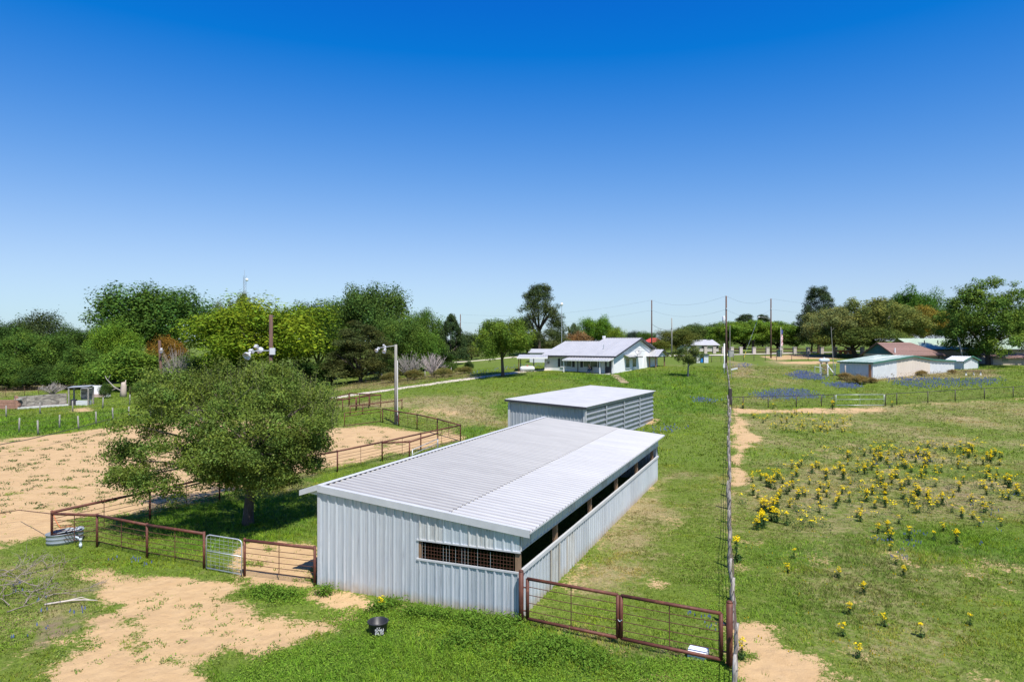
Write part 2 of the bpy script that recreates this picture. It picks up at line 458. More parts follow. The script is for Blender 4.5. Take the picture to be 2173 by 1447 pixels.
DRY = [
    (wpoly([(1180, 1240), (1300, 1120), (1400, 1010), (1440, 1010), (1400, 1100), (1360, 1200), (1330, 1260), (1240, 1270)]), .8, 2.5, .75),
    (wpoly([(1560, 960), (1700, 940), (2300, 960), (2300, 1160), (1900, 1150), (1650, 1140), (1560, 1100)]), 1.5, 5, .42),
    (wpoly([(1560, 868), (2300, 846), (2300, 960), (1800, 950), (1560, 960)]), 1.5, 5, .45),
    (wpoly([(1750, 1180), (2300, 1160), (2300, 1500), (1700, 1500), (1640, 1380)]), 1.5, 5, .38),
    (wpoly([(730, 850), (1000, 835), (1075, 845), (1075, 905), (985, 905), (900, 880), (820, 862)]), 1.5, 6, .7),
    (wpoly([(1560, 800), (1640, 762), (1740, 780), (1720, 835), (1590, 845)]), 1.5, 6, .5),
    (wpoly([(1820, 795), (1900, 785), (2120, 785), (2120, 802), (1900, 806), (1780, 812)]), .8, 2, .8),
    (wpoly([(0, 845), (180, 815), (200, 800), (0, 815), (-200, 830)]), 1.5, 4, .8),
    (wpoly([(720, 830), (1000, 800), (1000, 780), (720, 815)]), 1.0, 4, .5),
    (wpoly([(1100, 1320), (1330, 1350), (1540, 1395), (1400, 1400), (1200, 1345)]), .3, 1.0, .55),
    (wpoly([(1555, 800), (1600, 800), (1600, 770), (1545, 765)]), .5, 1.5, .8),
    (wpoly([(0, 1190), (240, 1180), (240, 1330), (0, 1340)]), .5, 2, .4),
    (wpoly([(440, 1065), (675, 1000), (675, 1040), (520, 1060)]), .5, 1.2, .6),
]
LUSH = [
    (wpoly([(400, 1500), (430, 1425), (560, 1392), (740, 1352), (900, 1300), (1100, 1325), (1300, 1350), (1540, 1400), (1540, 1500)]), .6, 2, 1.0),
    (wpoly([(1385, 895), (1385, 830), (1200, 812), (1120, 800), (1400, 790), (1540, 790), (1545, 880), (1470, 890)]), 2, 5, .8),
    (wpoly([(1560, 1150), (1800, 1140), (2300, 1170), (2300, 1260), (1900, 1250), (1700, 1300), (1570, 1300)]), 1.5, 5, .7),
    (wpoly([(-300, 960), (0, 928), (260, 902), (260, 870), (0, 890), (-300, 910)]), 1.0, 3, .9),
    (wpoly([(280, 1120), (420, 1050), (680, 1010), (680, 1130), (460, 1180), (330, 1180)]), .8, 2, .8),
    (wpoly([(1010, 845), (1075, 850), (1075, 910), (990, 930), (985, 905)]), 1.0, 3, .6),
]
SOIL = [
    (wpoly([(60, 1345), (110, 1310), (190, 1305), (160, 1335), (110, 1365), (70, 1372)]), .25, .8, .8),
    (wpoly([(1690, 1095), (1800, 1070), (1960, 1100), (1980, 1135), (1820, 1140), (1700, 1120)]), .6, 2.2, .35),
    (wpoly([(1640, 1040), (1800, 1010), (1950, 1015), (2173, 1040), (2173, 1090), (1900, 1075), (1700, 1085)]), .8, 3.2, .38),
]

def mask(sets, x, y, seed):
    out = np.zeros_like(x)
    nz = None
    xmin, xmax, ymin, ymax = x.min(), x.max(), y.min(), y.max()
    for (P, w, wob, st) in sets:
        m = (x > P[:, 0].min() - wob - 3 * w) & (x < P[:, 0].max() + wob + 3 * w) & (y > P[:, 1].min() - wob - 3 * w) & (y < P[:, 1].max() + wob + 3 * w)
        if not m.any(): continue
        xx, yy = x[m], y[m]
        sd = sdpoly(xx, yy, P)
        n = (fbm(xx, yy, max(wob * 1.2, .8), seed, 4) - .5) * 2 * wob
        v = smooth(-w * 2.4, w * 2.4, sd + n) * st
        if st < .9:
            v = v * (.55 + .9 * fbm(xx, yy, 1.1, seed + 5, 3))
        out[m] = np.maximum(out[m], np.clip(v, 0, 1))
    return out

def sand_at(x, y):
    s = mask(SAND, x, y, 11)
    # small bare spots through the paddocks
    b = fbm(x, y, 1.7, 41, 3)
    s = np.maximum(s, smooth(.58, .82, b) * (.62 - .14 * (x > 6)) * (y < 75) * (x > -3))
    # grass tufts inside the sand
    t = fbm(x, y, .9, 77, 4) * .6 + fbm(x, y, 3.2, 78, 5) * .4
    s = s * (1 - .65 * smooth(.56, .78, t))
    return s

def dry_at(x, y):
    return np.clip(mask(DRY, x, y, 23) + (fbm(x, y, 5, 51, 3) - .5) * .9 * (1 - mask(LUSH, x, y, 29) * .7) + .10, 0, 1)

def lush_at(x, y):
    return np.clip(mask(LUSH, x, y, 29) + (fbm(x, y, 7, 61, 3) - .5) * .6, 0, 1)

def soil_at(x, y):
    return mask(SOIL, x, y, 31)

# ------------------------------------------------------------------ ground sheet
def grow(a, b, d0, g, dmax):
    out = [a]; d = d0
    while out[-1] < b:
        out.append(out[-1] + d); d = min(d * g, dmax)
    return out
ys = np.array([-400, -200, -80, -30, 0, 6] + list(np.arange(9, 46, .22)) + grow(46, 135, .24, 1.02, 1.4) + grow(137, 5200, 2, 1.22, 700))
xr = list(np.arange(0, 27, .22)) + grow(27, 110, .24, 1.035, 2.0) + grow(113, 5000, 4, 1.3, 800)
xs = np.array([-v for v in xr[:0:-1]] + xr)
GX, GY = np.meshgrid(xs, ys)
gx, gy = GX.ravel(), GY.ravel()
gz = hgt(gx, gy)
m_s, m_d, m_l, m_o = sand_at(gx, gy), dry_at(gx, gy), lush_at(gx, gy), soil_at(gx, gy)
near = (gy > 5) & (gy < 60)
gz = gz + np.where(near, (fbm(gx, gy, .9, 91, 2) - .5) * .07, 0)
# slight mound of earth along the barn front
nx, ny = len(xs), len(ys)
idx = np.arange(nx * ny).reshape(ny, nx)
quads = np.stack([idx[:-1, :-1], idx[:-1, 1:], idx[1:, 1:], idx[1:, :-1]], -1).reshape(-1, 4)
gcol = np.stack([m_s, m_d, m_l, m_o], -1)

def ground_mat():
    m, nt, b = pr_mat('field')
    N, L = nt.nodes, nt.links
    va = N.new('ShaderNodeVertexColor'); va.layer_name = 'Col'
    sp = N.new('ShaderNodeSeparateColor'); L.new(va.outputs[0], sp.inputs[0])
    ge = N.new('ShaderNodeNewGeometry')
    def noise(scale, detail=6, rough=.65, off=0):
        a = N.new('ShaderNodeVectorMath'); a.operation = 'ADD'; a.inputs[1].default_value = (off, off * .7, 0)
        L.new(ge.outputs['Position'], a.inputs[0])
        n = N.new('ShaderNodeTexNoise'); n.inputs['Scale'].default_value = scale; n.inputs['Detail'].default_value = detail
        n.inputs['Roughness'].default_value = rough
        L.new(a.outputs[0], n.inputs['Vector'])
        return n.outputs['Fac']
    def mixc(fac, a, b_):
        x = N.new('ShaderNodeMix'); x.data_type = 'RGBA'
        for i, v in ((6, a), (7, b_)):
            if isinstance(v, tuple): x.inputs[i].default_value = (*v, 1)
            else: L.new(v, x.inputs[i])
        L.new(fac, x.inputs[0]); return x.outputs[2]
    def rng(v, a, b_, c=0, d=1):
        r = N.new('ShaderNodeMapRange'); r.inputs[1].default_value = a; r.inputs[2].default_value = b_
        r.inputs[3].default_value = c; r.inputs[4].default_value = d
        L.new(v, r.inputs[0]); return r.outputs[0]
    def math_(op, a, b_):
        x = N.new('ShaderNodeMath'); x.operation = op
        for i, v in ((0, a), (1, b_)):
            if isinstance(v, (int, float)): x.inputs[i].default_value = v
            else: L.new(v, x.inputs[i])
        return x.outputs[0]
    fine = noise(9, 8, .7); mid = noise(1.3, 6, .65, 31); big = noise(.22, 4, .6, 77)
    grass = mixc(rng(fine, .35, .65), (.066, .100, .012), (.150, .205, .030))
    lush = mixc(rng(fine, .35, .65), (.038, .082, .009), (.105, .175, .020))
    dry = mixc(rng(fine, .35, .65), (.20, .165, .075), (.34, .27, .135))
    wl_ = math_('ADD', sp.outputs[2], rng(big, .3, .7, -.3, .3))
    c = mixc(rng(wl_, .2, .8), grass, lush)
    wd = math_('ADD', sp.outputs[1], rng(noise(2.4, 8, .75, 15), .3, .7, -.5, .5))
    c = mixc(rng(wd, .3, .95), c, dry)
    sand = mixc(rng(mid, .3, .7), (.50, .345, .182), (.44, .29, .145))
    sand = mixc(rng(fine, .60, .75, 0, .7), sand, (.27, .175, .10))
    sand = mixc(rng(noise(.55, 8, .7, 57), .52, .72, 0, .6), sand, (.34, .225, .125))
    sand = mixc(rng(noise(2.6, 9, .8, 91), .58, .70, 0, .55), sand, (.56, .41, .25))
    ws = math_('ADD', sp.outputs[0], rng(fine, .3, .7, -.36, .36))
    ws = math_('ADD', ws, rng(noise(3.2, 8, .75, 5), .3, .7, -.34, .34))
    c = mixc(rng(ws, .40, .66), c, sand)
    wo = math_('ADD', va.outputs['Alpha'], rng(mid, .3, .7, -.25, .25))
    c = mixc(rng(wo, .35, .75, 0, .85), c, (.20, .135, .10))
    L.new(c, b.inputs['Base Color'])
    b.inputs['Roughness'].default_value = .95; b.inputs['Specular IOR Level'].default_value = .15
    bp = N.new('ShaderNodeBump'); bp.inputs['Strength'].default_value = .7; bp.inputs['Distance'].default_value = .05
    vo = N.new('ShaderNodeTexVoronoi'); vo.feature = 'SMOOTH_F1'; vo.inputs['Scale'].default_value = 3.4
    L.new(ge.outputs['Position'], vo.inputs['Vector'])
    hsum = math_('ADD', fine, mid)
    hsum = math_('ADD', hsum, math_('MULTIPLY', vo.outputs['Distance'], 1.6))
    L.new(hsum, bp.inputs['Height']); L.new(bp.outputs[0], b.inputs['Normal'])
    return m
M_ground = ground_mat()
ground = place('ground', np_mesh('ground', np.stack([gx, gy, gz], -1), quads, M_ground, gcol, smooth_=True))
kind(ground, 'structure')

# driveway and road: strips that follow the terrain a little above it
M_gravel = mat('pale_gravel', (.56, .50, .41), (.42, .36, .28), rough=.95, scale=2.2, bump=.4, c3=(.30, .24, .16), c3_lo=.58, c3_hi=.7, c3_scale=.8)
M_caliche = mat('pale_road', (.52, .47, .40), (.44, .39, .32), rough=.95, scale=1.2, bump=.2)
def strip(name, pix, width, m, lift=.05, label=None):
    pts = [gp(*p) for p in pix]
    cl = []
    for a, b in zip(pts[:-1], pts[1:]):
        n = max(2, int((b - a).length / 1.0))
        for k in range(n): cl.append(a.lerp(b, k / n))
    cl.append(pts[-1])
    for _ in range(6):
        cl = [cl[0]] + [(cl[i - 1] + cl[i] * 2 + cl[i + 1]) / 4 for i in range(1, len(cl) - 1)] + [cl[-1]]
    mb = MB(); rr = random.Random(5)
    nc = 5
    for i, p in enumerate(cl):
        d = (cl[min(i + 1, len(cl) - 1)] - cl[max(i - 1, 0)]); d.z = 0; d.normalize()
        s = Vector((d.y, -d.x, 0))
        w0 = width / 2 * rr.uniform(.85, 1.15); w1 = width / 2 * rr.uniform(.85, 1.15)
        for k in range(nc):
            q = p + s * (-w0 + (w0 + w1) * k / (nc - 1))
            e = lift if 0 < k < nc - 1 else -.06
            mb.v.append((q.x, q.y, hz(q.x, q.y) + e))
    for i in range(len(cl) - 1):
        for k in range(nc - 1):
            mb.f.append((i * nc + k, i * nc + k + 1, (i + 1) * nc + k + 1, (i + 1) * nc + k)); mb.m.append(0)
    o = mb.build(name, m, smooth_=True)
    return kind(o, 'structure')
strip('driveway', [(690, 846), (760, 836), (840, 825), (920, 814), (1000, 803), (1060, 795), (1110, 789), (1165, 784)], 3.0, M_gravel)
strip('road', [(1350, 755.5), (1450, 754.5), (1540, 753), (1640, 750.5), (1720, 748), (1800, 746), (1900, 744)], 5.0, M_caliche, .08)
strip('lane', [(770, 782), (850, 775), (920, 771), (985, 768), (1040, 763), (1100, 757)], 3.0, M_gravel, .06)

# ------------------------------------------------------------------ footprints kept free of grass (origin, angle, x0,x1,y0,y1)
FOOT = []
def in_foot(x, y):
    out = np.zeros(x.shape, bool)
    for (o, a, x0, x1, y0, y1) in FOOT:
        dx, dy = x - o[0], y - o[1]
        u = dx * math.cos(a) - dy * math.sin(a); v = dx * math.sin(a) + dy * math.cos(a)
        out |= (u > x0) & (u < x1) & (v > y0) & (v < y1)
    return out
# ------------------------------------------------------------------ ribbed sheet metal
_sheet_cache = {}
def sheet(w, l, pitch=.245, depth=.03, m=None, key=''):
    k = (round(w, 3), round(l, 3), round(pitch, 3), m.name, key)
    if k in _sheet_cache: return _sheet_cache[k]
    n = max(1, round(w / pitch)); p = w / n
    prof = []
    for i in range(n):
        x = i * p
        if key == 'r':
            prof += [(x, 0), (x + p * .16, depth), (x + p * .34, depth), (x + p * .50, 0)]
        else:
            prof += [(x, 0), (x + p * .10, depth), (x + p * .24, depth), (x + p * .34, 0), (x + p * .54, 0), (x + p * .57, depth * .25), (x + p * .63, depth * .25), (x + p * .66, 0)]
    prof.append((w, 0))
    mb = MB(); q = len(prof)
    mb.v = [(x, 0, z) for x, z in prof] + [(x, l, z) for x, z in prof]
    mb.f = [(i, i + 1, q + i + 1, q + i) for i in range(q - 1)]; mb.m = [0] * (q - 1)
    me = mb.mesh('sheet', m)
    _sheet_cache[k] = me
    return me

# ================================================================== the long horse barn
A1 = R(22.5)
bn0 = gp(1103, 1315)
barn = thing('horse_barn', 'long low galvanised metal barn with ribbed grey roof and open strip along its right side', 'barn', (bn0.x, bn0.y, 0), -A1)
W, Lb = 7.5, 22.7
FOOT.append(((bn0.x, bn0.y), A1, -W, 0.0, 0, Lb))
ZP, ZE = 3.40, 2.70                         # roof at left wall, at right wall line
def rz(x):  # roof underside height at local x
    return ZE + (ZP - ZE) * (-x / W)
up = (0, 0, 1)
# front wall, left part in full height
nw = 4; pw = (W - 3.54) / nw
for i in range(nw):
    x = -W + i * pw
    place('wall_panel', sheet(pw, round(rz(x + pw) + .22, 3), .33, .036, M_galv_wall), barn, mat=frame((x, 0, -.2), (1, 0, 0), up))
nw = 4; pw = 3.54 / nw
for i in range(nw):
    x = -3.54 + i * pw
    place('wall_panel', sheet(pw, round(rz(x + pw) - 2.03, 3), .295, .036, M_galv_old if i in (0, 2) else M_galv), barn, mat=frame((x, 0, 2.05), (1, 0, 0), up))
    place('wall_panel', sheet(pw, 1.66, .295, .036, M_galv_wall), barn, mat=frame((x, 0, -.2), (1, 0, 0), up))
MB().box(-3.6, 0.03, -.045, .0, 1.40, 1.46).build('window_sill', M_trim, barn)
MB().box(-3.6, 0.03, -.035, .0, 2.03, 2.08).build('window_head_trim', M_trim, barn)
MB().box(-3.56, -3.46, .01, .11, 1.46, 2.05).build('window_jamb', M_timber, barn)
wp = MB(); wq = MB()
for i in range(30):
    x = -3.42 + i * (3.20 / 29)
    (wq if i in (0, 1, 7, 8, 9, 11, 13, 14, 15, 18, 22) else wp).box(x - .0045, x + .0045, .02, .029, 1.46, 1.95 if i % 3 else 2.05)
for z in (1.52, 1.63, 1.74, 1.85):
    wp.box(-3.45, -.2, .030, .039, z - .0045, z + .0045)
kind(wp.build('wire_panel', M_rust_d, barn), 'stuff')
kind(wq.build('wire_panel', M_galv_pipe, barn), 'stuff')
MB().box(-.16, -.01, .02, .16, 0, 2.7).build('corner_post', M_timber, barn)
# right wall
nb = 24; pw = Lb / nb
rr = random.Random(3)
for i in range(nb):
    m = M_galv_wall
    if i in (3, 5): m = M_galv_old
    place('wall_panel', sheet(pw, 1.66, .31, .042, m), barn, mat=frame((0, i * pw, -.2), (0, 1, 0), up))
    place('fascia_panel', sheet(pw, .56, .31, .034, M_galv if i % 5 else M_galv_old), barn, mat=frame((.02, i * pw, 2.13), (0, 1, 0), up))
for yy in (2.75, 3.65, 4.5):
    MB().box(.034, .05, yy, yy + .1, 0, 1.42).build('rust_stained_strip', M_galv_rust, barn, label='brown stained vertical strip on the long side wall')
MB().box(-.03, .06, 0, Lb, 1.46, 1.50).box(.048, .062, 0, Lb, 1.38, 1.46).build('wall_cap', M_trim, barn)
for y in (3.6, 8.0, 12.5, 17.0, 21.3):
    MB().box(-.17, -.02, y - .075, y + .075, 0, rz(-.1)).build('post', M_timber, barn)
# left and rear walls
for i in range(nb):
    place('wall_panel', sheet(pw, round(ZP + .2 - .02, 3), .31, .03, M_galv), barn, mat=frame((-W, Lb - i * pw, -.2), (0, -1, 0), up))
nr = 8; pr = W / nr
for i in range(nr):
    x = -i * pr
    place('wall_panel', sheet(pr, round(rz(x) + .12, 3), .31, .03, M_galv), barn, mat=frame((x, Lb, -.2), (-1, 0, 0), up))
# corner flashings
MB().box(-.06, .035, -.04, -.028, -.2, 1.40).box(.031, .043, -.04, .06, -.2, 1.40).build('corner_flashing', M_trim, barn)
MB().box(-W - .04, -W + .06, -.045, -.03, -.2, ZP - .05).box(-W - .045, -W - .031, -.045, .07, -.2, ZP - .05).build('corner_flashing', M_trim, barn)
# girts and rafters seen through the openings
for x in (-7.3, -5.6, -3.9, -2.2, -.6):
    MB().box(x - .04, x + .04, .1, Lb - .1, rz(x) - .16, rz(x) - .03).build('purlin', M_timber, barn)
for z in (.7, 1.5, 2.3):
    MB().box(-W + .02, -W + .1, .1, Lb - .1, z, z + .14).build('girt', M_timber, barn)
for y in (3.6, 8.0, 12.5, 17.0, 21.3):
    MB().box(-3.85, -3.7, y - .075, y + .075, 0, rz(-3.8) - .16).build('post', M_timber, barn)
# roof sheets
th = math.atan2(ZP - ZE, W)
dn = Vector((math.cos(th), 0, -math.sin(th)))
Y0, Y1 = -.11, Lb + .30
nrf = 24; prf = (Y1 - Y0) / nrf
seam_x = -2.62
l_up = (W + seam_x) / math.cos(th) + .12
l_lo = (-seam_x + .36) / math.cos(th)
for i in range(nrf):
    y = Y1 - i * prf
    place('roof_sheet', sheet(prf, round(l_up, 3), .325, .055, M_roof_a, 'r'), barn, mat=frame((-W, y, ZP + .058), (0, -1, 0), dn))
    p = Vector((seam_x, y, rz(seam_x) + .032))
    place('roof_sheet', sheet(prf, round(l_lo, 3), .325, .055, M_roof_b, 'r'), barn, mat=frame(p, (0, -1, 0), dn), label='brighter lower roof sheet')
dl = Vector((-.75, 0, -.24)).normalized()
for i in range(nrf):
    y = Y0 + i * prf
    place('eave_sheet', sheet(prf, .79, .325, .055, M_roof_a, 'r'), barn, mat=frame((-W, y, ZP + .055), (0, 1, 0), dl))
rc = MB()
rc.prism([(-W - .16, Y0, ZP + .075), (-W, Y0, ZP + .140), (-W + .16, Y0, ZP + .122), (-W + .16, Y0, ZP + .114), (-W, Y0, ZP + .130), (-W - .16, Y0, ZP + .065)], (0, Y1 - Y0, 0))
rc.build('ridge_cap', M_trim, barn)
rk = MB()
a = Vector((-W, Y0 - .012, ZP + .125)); b = a + dn * ((W + .36) / math.cos(th))
def trim_strip(mb, a, b, dz, t=.02):
    mb.prism([a, b, b + Vector((0, 0, -dz)), a + Vector((0, 0, -dz))], (0, t, 0))
trim_strip(rk, a, b, .23)
rk.prism([a + Vector((0, .02, .006)), b + Vector((0, .02, .006)), b + Vector((0, .02, -.004)), a + Vector((0, .02, -.004))], (0, .14, 0))
rk.build('rake_trim', M_trim, barn)
rk = MB(); a = Vector((-W, Y0 - .011, ZP + .125)); b = a + dl * .80
trim_strip(rk, b, a, .18); rk.prism([a + Vector((0, .02, .006)), a + Vector((0, .16, .006)), b + Vector((0, .16, .006)), b + Vector((0, .02, .006))], (0, 0, -.01))
rk.build('rake_trim', M_trim, barn)
MB().box(-W - .70, -W - .68, Y0, Y1, ZP - .22, ZP - .09).build('eave_trim', M_trim, barn)
# soffit piece under the left overhang, front
MB().prism([(-W - .7, .02, ZP - .17), (-W - .05, .02, ZP + .03), (-W - .05, .02, ZP - .25), (-W - .35, .02, ZP - .22)], (0, -.02, 0)).build('gable_filler', M_galv, barn)
MB().box(.005, .0475, .0, Lb, 2.085, 2.13).build('fascia_trim', M_trim, barn)
MB().box(.37, .385, Y0, Y1, ZE - .02, ZE + .03).build('drip_edge', M_trim, barn)

# ================================================================== the shed behind it
A2 = R(27.5)
sh0 = Vector((5.44, 51.0, 0)); sh0.z = 0.15
shed = thing('storage_shed', 'white-roofed metal shed with horizontal ribs on its right wall, behind the long barn', 'shed', sh0, -A2)
SW, SL = 6.4, 18.2
FOOT.append(((sh0.x, sh0.y), A2, -SW, 0, 0, SL))
ZR, ZL = 3.55 - .15 + .0, 3.86 - .15
def sz(x): return ZR + (ZL - ZR) * (-x / SW)
n = 7; pw = SW / n
for i in range(n):
    x = -SW + i * pw
    place('wall_panel', sheet(pw, round(sz(x + pw) - .12 + .5, 3), .305, .04, M_shed_front), shed, mat=frame((x, 0, -.5), (1, 0, 0), up))
    place('wall_panel', sheet(pw, round(sz(x) + .3, 3), .305, .04, M_shed_front), shed, mat=frame((x + pw, SL, -.4), (-1, 0, 0), up))
n = 4; pl = SL / n
for i in range(n):      # side sheets run lengthwise, ribs horizontal
    for j in range(4):
        hgt_ = .80
        place('side_sheet', sheet(hgt_, round(pl, 3), .32, .085, M_shed_side, 'r'), shed, mat=frame((0, (i + 1) * pl, -.1 + j * hgt_ + .0), (0, 0, 1), (0, -1, 0)))
for yy in (pl, 2 * pl, 3 * pl):
    MB().box(.085, .10, yy - .12, yy + .12, -.1, ZR - .15).build('joint_strip', M_shed_front, shed)
n = 18; pw = SL / n
for i in range(n):
    place('wall_panel', sheet(pw, round(ZL + .4, 3), .305, .04, M_shed_front), shed, mat=frame((-SW, SL - i * pw, -.5), (0, -1, 0), up))
MB().box(-.12, .09, -.09, -.05, -.4, ZR - .1).box(.072, .09, -.09, .14, -.4, ZR - .1).build('corner_post', M_trim, shed)
MB().box(-SW - .06, -SW + .14, -.07, -.045, -.4, ZL - .2).build('corner_post', M_trim, shed)
th2 = math.atan2(ZL - ZR, SW); d2 = Vector((math.cos(th2), 0, -math.sin(th2)))
n = 20; ya, yb = -.28, SL + .25; pw = (yb - ya) / n
for i in range(n):
    place('roof_sheet', sheet(pw, round((SW + .5) / math.cos(th2), 3), .305, .03, M_roof_w), shed,
          mat=frame((-SW - .25, yb - i * pw, ZL + .06), (0, -1, 0), d2))
a = Vector((-SW - .25, ya - .01, ZL + .05)); b = a + d2 * (SW + .5)
mb = MB(); trim_strip(mb, a, b, .16, .03); mb.build('rake_trim', M_dark_trim, shed)
MB().box(.085, .10, ya + .3, yb - .2, ZR - .22, ZR + .02).build('eave_board', M_shed_side, shed)

# ================================================================== the white house
A3 = R(33)
hs0 = gp(1302.8, 792.8)
hsc = hs0.y / 103.0
house = thing('white_house', 'white brick house with grey metal roof on the rise behind the sheds', 'house', hs0, -A3)
house.scale = (hsc, hsc, hsc)
HW, HD, HR = 12.1, 18.0, 9.75               # width, depth, ridge distance
FOOT.append(((hs0.x, hs0.y), A3, -HW * hsc, .3, -2.2, HD * hsc))
E, P = 2.55, 5.35
pit = (P - E) / (HR + .5)
mb = MB()
mb.box(-HW, 0, 0, .25, -1.0, E)
mb.build('front_wall', M_white_wall, house)
mb = MB()
mb.prism([(0, .25, -1.0), (0, HD, -1.0), (0, HD, E), (0, HR, E + HR * pit), (0, .25, E + .25 * pit)], (-.25, 0, 0))
mb.build('gable_wall', M_white_wall, house)
mb = MB()
for k, z in enumerate((3.3, 3.75, 4.2, 4.6)):
    half = (E + HR * pit - z) / pit
    mb.box(.0, .025, HR - half + .9, HR + half * .5 - .5, z, z + .10)
mb.build('gable_siding', M_white, house)
MB().box(-HW, -HW + .25, .25, HD, -1, E).box(-HW + .25, 0, HD - .25, HD, -1, E).build('back_wall', M_white_wall, house)
# roof: main slope and lower left part, ribbed sheets
M_roof_h = mat('house_roof_sheet', (.48, .475, .47), (.43, .425, .42), rough=.4, metal=.2, scale=.6, vary=.03)
ang = math.atan(pit); uf = Vector((0, math.cos(ang), math.sin(ang)))
xl, xm, xr_ = -HW - .45, -HW * .50, .5
n = 7; pw = (xr_ - xm) / n
for i in range(n):
    place('roof_sheet', sheet(pw, round((HR + .5) / math.cos(ang), 3), .5, .045, M_roof_h), house, mat=frame((xm + i * pw, -.5, E + .08 - .0), (1, 0, 0), uf))
n = 7; pw = (xm - xl) / n
for i in range(n):
    place('roof_sheet', sheet(pw, round((HR + .5) / math.cos(ang) - 2.0, 3), .5, .045, M_roof_h), house, mat=frame((xl + i * pw, -.5, E + .08), (1, 0, 0), uf))
ub = Vector((0, -math.cos(ang), math.sin(ang))); zb = E + .08 + (HR + .5) * pit
n = 7; pw = (xr_ - xm) / n; lb = (HD - HR + .5) / math.cos(ang)
for i in range(n):
    place('roof_sheet', sheet(pw, round(lb, 3), .5, .045, M_roof_h), house, mat=frame((xr_ - i * pw, HR + lb * math.cos(ang), zb - lb * math.sin(ang)), (-1, 0, 0), ub))
n = 7; pw = (xm - xl) / n; yl = HR - 2.0 * math.cos(ang); zl = zb - 2.0 * math.sin(ang)
for i in range(n):
    place('roof_sheet', sheet(pw, round(lb, 3), .5, .045, M_roof_h), house, mat=frame((xm - i * pw, yl + lb * math.cos(ang), zl - lb * math.sin(ang)), (-1, 0, 0), ub))
MB().bar((xm - .05, HR, zb + .03), (xr_, HR, zb + .03), .35, .05).build('ridge_cap', M_roof_h, house)
MB().bar((xl, yl, zl + .03), (xm, yl, zl + .03), .35, .05).build('ridge_cap', M_roof_h, house)
MB().box(xl, xr_, -.53, -.47, E - .16, E + .10).build('fascia_board', M_dark_trim, house)
mb = MB()
mb.prism([(xr_ + .005, -.5, E - .13), (xr_ + .005, -.5, E + .10), (xr_ + .005, HR, zb + .02), (xr_ + .005, HR, zb - .22)], (.03, 0, 0))
mb.prism([(xr_ + .005, HR, zb - .22), (xr_ + .005, HR, zb + .02), (xr_ + .005, HD + .5, E + .2), (xr_ + .005, HD + .5, E - .1)], (.03, 0, 0))
mb.build('rake_board', M_dark_trim, house)
mb = MB(); mb.prism([(xm - .02, HR - 2.4, zl - .1), (xm - .02, HR, zb), (xm - .02, HR + 2.0, zb - .6)], (-.02, 0, 0)); mb.build('roof_step', M_white, house)
MB().tube([(-3.2, 3.2, E + 3.3 * pit), (-3.2, 3.2, E + 3.3 * pit + .9)], .07, 8).build('vent_pipe', M_galv_pipe, house)
MB().box(xm - .35, xm, HR - .3, HR + .2, zb - .1, zb + .35).build('roof_vent', M_white, house)
# soffit
MB().box(xl + .05, xr_ - .05, -.47, 0, E - .03, E - .005).build('soffit', M_white, house)
# front windows, shutters, door
def hwin(x0, x1, z0, z1, y=-.0):
    w_ = MB().box(x0 - .07, x1 + .07, y - .05, y, z0 - .07, z1 + .07).build('window', M_white, house)
    MB().box(x0, x1, y - .062, y - .052, z0, z1).build('pane', M_glass, w_)
    MB().box((x0 + x1) / 2 - .025, (x0 + x1) / 2 + .025, y - .075, y - .063, z0, z1).build('mullion', M_white, w_)
    MB().box(x0 - .12, x1 + .12, y - .14, y - .051, z0 - .16, z0 - .075).build('sill', M_white, w_)
hwin(-9.05, -7.25, .95, 2.15)
hwin(-5.05, -2.75, .95, 2.05)
for (x0, x1) in ((-9.65, -9.22), (-7.08, -6.65), (-5.65, -5.22), (-2.58, -2.15)):
    s_ = MB()
    s_.box(x0, x1, -.045, -.004, .85, 2.15)
    for k in range(8): s_.box(x0 + .05, x1 - .05, -.06, -.046, .93 + k * .148, 1.02 + k * .148)
    s_.build('shutter', M_dark_trim, house)
d_ = MB().box(-1.45, -.45, -.06, -.0, .05, 2.2).build('door', M_dark_trim, house)
MB().box(-1.15, -.75, -.075, -.061, 1.05, 2.0).build('door_pane', mat('frosted_pane', (.45, .5, .48), (.38, .43, .42), rough=.2), d_)
MB().box(-1.42, -1.34, -.10, -.061, 1.0, 1.1).build('handle', M_galv_pipe, d_)
wl_o = MB(); wl_o.box(-1.95, -1.75, -.2, -.0, 1.75, 2.1); wl_o.build('wall_lamp', M_dark_trim, house)
MB().box(-11.5, -11.2, -.1, 0, 1.3, 1.65).build('meter_box', mat('grey_box', (.3, .3, .3)), house)
# porch
PX0, PX1, PD = -7.6, .05, 2.1
MB().box(PX0, PX1, -PD, 0, -.35, .03).build('porch_slab', M_conc, house)
n = 8; pw = (PX1 + .15 - PX0) / n
pv = Vector((0, -math.cos(R(9)), -math.sin(R(9))))
for i in range(n):
    place('porch_roof_sheet', sheet(pw, 2.35, .45, .05, M_roof_h), house, mat=frame((PX0 + (i + 1) * pw, -.08, E - .12), (-1, 0, 0), pv))
MB().box(PX0, PX1 + .15, -PD - .3, -PD - .25, E - .66, E - .48).build('porch_fascia', M_white, house)
MB().bar((PX0 + .02, -PD - .27, E - .57), (PX0 + .02, -.05, E - .22), .04, .16).build('porch_side_trim', M_white, house)
MB().bar((PX1 + .13, -PD - .27, E - .57), (PX1 + .13, -.05, E - .22), .04, .16).build('porch_side_trim', M_white, house)
for x in (PX0 + .15, -2.0 + .2, PX1 - .1):
    pass
for (x, y) in ((PX0 + .12, -PD + .05), (-1.35, -PD + .05), (PX1 - .02, -.35)):
    MB().box(x - .07, x + .07, y - .07, y + .07, 0, E - .5).build('porch_post', M_white, house)
